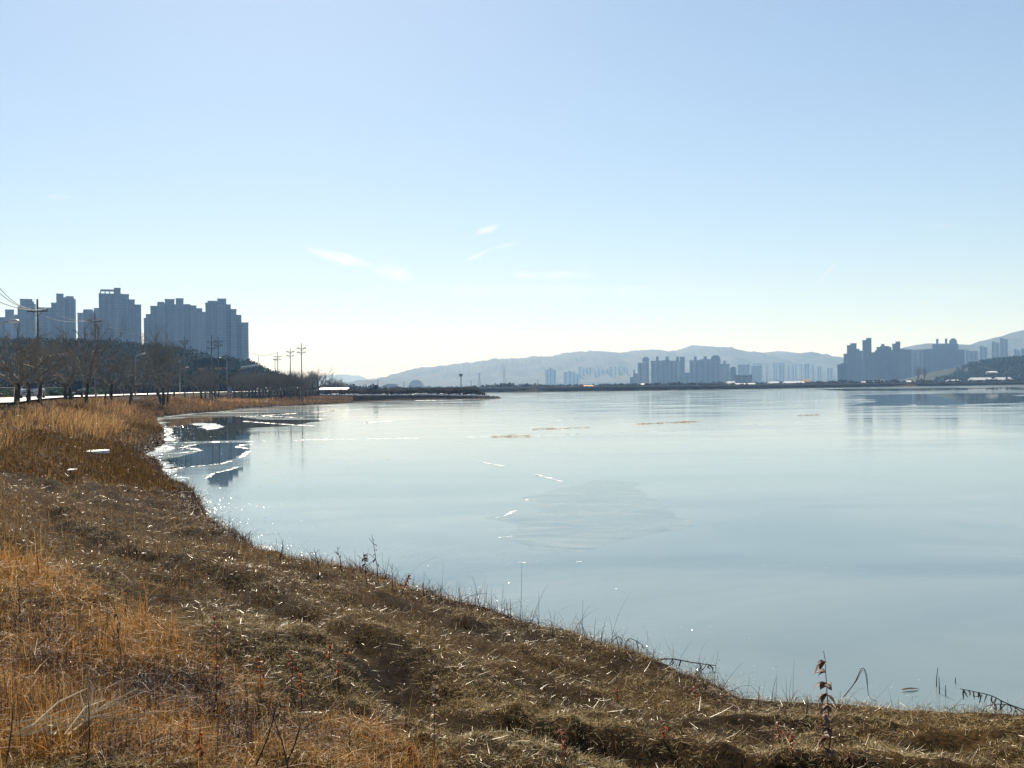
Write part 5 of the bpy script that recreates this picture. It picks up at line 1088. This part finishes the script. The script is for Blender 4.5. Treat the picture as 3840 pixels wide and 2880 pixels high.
for k, e in enumerate([(330, 2560), (350, 2570), (300, 2600), (385, 2600), (240, 2720), (360, 2620)]):
    A = at(330, 2735, p[1]) - p; B = at(*e, p[1] + .1) - p; MB().tube([tuple(A), tuple((A + B) / 2), tuple(B)], [.008, .007, .004], 5).build('reed', M['palestem'], o)
p = hit(130, 2870); o = thing('yellow_leaf', 'single narrow bright yellow leaf standing at the lower left', 'leaf', tuple(p)); d = at(152, 2765, p[1]) - p
m = MB(); m.tube([(0, 0, 0), tuple(d * .5 + np.array([.01, 0, 0])), tuple(d)], [.004, .014, .002], 4); m.build('blade', LEAF['gold'], o)
weed(120, 2150, 96, 1905, 'tall pale bent stalk on the upper left slope', 0, 'pale', mt='palestem', rad=.005, bend=-.05, name='pale_stalk')
weed(330, 2879, 328, 2560, 'dark upright stem rising through the pale reed bundle', 0, 'dark', rad=.004)

# floating reed debris frozen into the ice
def debris(a, b, label, n=90, w=.22):
    A, B = onz(*a), onz(*b); t = rng.random(n); P = A + (B - A) * t[:, None]; D = float(np.linalg.norm(A)); P[:, 1] += rng.normal(0, w, n) * (.3 + vnoise(t * 9, t * 0, 3)); P[:, 2] = rng.uniform(.005, .04, n)
    o = blades('reed_debris', P, rng.uniform(.2, .7, n), np.full(n, .0004 * D), rng.normal(0, .5, n), math.pi / 2 - rng.uniform(0, .2, n), rng.normal(0, .2, n), 2, M['reed'], label, 'reed debris'); o['kind'] = 'thing'; o['group'] = 'reed debris on the ice'
debris((1990, 1611), (2200, 1603), 'left raft of brown reed debris lying on the ice'); debris((2375, 1591), (2615, 1581), 'longest raft of brown reed debris near the middle of the ice', 130)
debris((1838, 1638), (1985, 1636), 'thin raft of reed debris along the long crack'); debris((2990, 1559), (3065, 1556), 'small far raft of reed debris toward the right', 40)

# ------------------------------------------------------------------ sky, sun, air
SUN_EL = math.radians(36); SUN_AZ = math.radians(-13)     # azimuth measured clockwise from +Y
sd_ = Vector((math.sin(SUN_AZ) * math.cos(SUN_EL), math.cos(SUN_AZ) * math.cos(SUN_EL), math.sin(SUN_EL)))
sl = bpy.data.lights.new('sun', 'SUN'); sl.energy = 5.0; sl.angle = math.radians(.53); sl.color = (1, .91, .76)
so = bpy.data.objects.new('sun', sl); COL.objects.link(so); so.rotation_euler = (-sd_).to_track_quat('-Z', 'Y').to_euler(); so.location = (0, 0, 60)
W = bpy.data.worlds.new('World'); scene.world = W; W.use_nodes = True; N = W.node_tree.nodes; L = W.node_tree.links
bg = N['Background']; sky = N.new('ShaderNodeTexSky'); sky.sky_type = 'NISHITA'; sky.sun_disc = False; sky.sun_elevation = SUN_EL; sky.sun_rotation = SUN_AZ
sky.air_density = 1.0; sky.dust_density = .25; sky.ozone_density = 2.0; sky.altitude = 0
bg.inputs['Strength'].default_value = .094
gm = N.new('ShaderNodeGamma'); gm.inputs['Gamma'].default_value = .72; L.new(sky.outputs[0], gm.inputs['Color'])
tn = N.new('ShaderNodeVectorMath'); tn.operation = 'MULTIPLY'; tn.inputs[1].default_value = (.93, 1.0, 1.085); L.new(gm.outputs[0], tn.inputs[0])
tc = N.new('ShaderNodeTexCoord'); sp = N.new('ShaderNodeSeparateXYZ'); L.new(tc.outputs['Generated'], sp.inputs[0])
def mth(op, a, b=None, c=None):
    n = N.new('ShaderNodeMath'); n.operation = op
    for i, v in enumerate((a, b, c)):
        if v is None: continue
        if isinstance(v, (int, float)): n.inputs[i].default_value = v
        else: L.new(v, n.inputs[i])
    return n.outputs[0]
yc = mth('MAXIMUM', sp.outputs['Y'], .05); u = mth('DIVIDE', sp.outputs['X'], yc); v = mth('DIVIDE', sp.outputs['Z'], yc)
cb = N.new('ShaderNodeCombineXYZ'); L.new(u, cb.inputs['X']); L.new(v, cb.inputs['Y'])
no = N.new('ShaderNodeTexNoise'); no.inputs['Scale'].default_value = 26; no.inputs['Detail'].default_value = 6; no.inputs['Roughness'].default_value = .62; L.new(cb.outputs[0], no.inputs['Vector'])
front = mth('GREATER_THAN', sp.outputs['Y'], .05); tot = None
for (x0, y0, x1, y1, wd, amt) in ((1110, 925, 1420, 1005, 22, .85), (1380, 1000, 1570, 1050, 34, .7), (1775, 878, 1885, 842, 16, 1.0), (1735, 985, 1850, 930, 12, .8), (1840, 1032, 2260, 1030, 20, .5), (3035, 1092, 3140, 985, 10, .6),
                                  (3370, 842, 3600, 846, 9, .35), (150, 735, 280, 740, 12, .5), (1840, 935, 1960, 905, 10, .45), (2480, 872, 2640, 868, 8, .25), (1300, 1085, 2900, 1095, 26, .28), (3300, 1075, 3800, 1105, 26, .25)):
    a, b = ray(x0, y0), ray(x1, y1); A = np.array([a[0] / a[1], a[2] / a[1]]); B = np.array([b[0] / b[1], b[2] / b[1]]); c = (A + B) / 2; d = B - A; l = np.linalg.norm(d) / 2; d = d / np.linalg.norm(d)
    du = mth('SUBTRACT', u, float(c[0])); dv = mth('SUBTRACT', v, float(c[1]))
    al = mth('DIVIDE', mth('ADD', mth('MULTIPLY', du, float(d[0])), mth('MULTIPLY', dv, float(d[1]))), float(l))
    ac = mth('DIVIDE', mth('ADD', mth('MULTIPLY', du, float(-d[1])), mth('MULTIPLY', dv, float(d[0]))), float(wd / F))
    m_ = mth('SUBTRACT', 1.0, mth('ADD', mth('MULTIPLY', al, al), mth('MULTIPLY', ac, ac)))
    m_ = mth('MULTIPLY', mth('MINIMUM', mth('MAXIMUM', mth('ADD', m_, mth('MULTIPLY', mth('SUBTRACT', no.outputs['Fac'], .52), 2.8)), 0.0), 1.0), amt * .75)
    tot = m_ if tot is None else mth('MAXIMUM', tot, m_)
tot = mth('MULTIPLY', tot, front)
mx = N.new('ShaderNodeMix'); mx.data_type = 'RGBA'; mx.blend_type = 'MIX'; L.new(mth('MULTIPLY', tot, 1.0), mx.inputs['Factor']); L.new(tn.outputs[0], mx.inputs['A'])
sc_ = N.new('ShaderNodeVectorMath'); sc_.operation = 'MULTIPLY'; sc_.inputs[1].default_value = (1.5, 1.2, 1.0); L.new(tn.outputs[0], sc_.inputs[0]); L.new(sc_.outputs[0], mx.inputs['B'])
L.new(mx.outputs['Result'], bg.inputs['Color'])
# the air: one closed box of even haze round the whole scene
hm = bpy.data.materials.new('haze'); hm.use_nodes = True; hn = hm.node_tree.nodes; hn.remove(hn['Principled BSDF'])
pv = hn.new('ShaderNodeVolumePrincipled'); pv.inputs['Color'].default_value = (.31, .57, 1.0, 1); pv.inputs['Absorption Color'].default_value = (1, 1, 1, 1); pv.inputs['Density'].default_value = 2.2e-4; pv.inputs['Anisotropy'].default_value = .13
hm.node_tree.links.new(pv.outputs[0], hn['Material Output'].inputs['Volume'])
hz = tag(MB().box(-9500, 9500, -9500, 9500, -3, 330).build('haze', hm), kind='stuff')

# ------------------------------------------------------------------ render settings
scene.view_settings.view_transform = 'Standard'; scene.view_settings.look = 'None'; scene.view_settings.gamma = 1; scene.view_settings.exposure = .95
scene.render.engine = 'CYCLES'; cy = scene.cycles
cy.max_bounces = 5; cy.diffuse_bounces = 2; cy.glossy_bounces = 3; cy.transmission_bounces = 3; cy.transparent_max_bounces = 4; cy.volume_bounces = 0
cy.use_denoising = True; cy.denoising_prefilter = 'ACCURATE'; cy.sample_clamp_indirect = 6; cy.sample_clamp_direct = 0; cy.caustics_reflective = False; cy.caustics_refractive = False
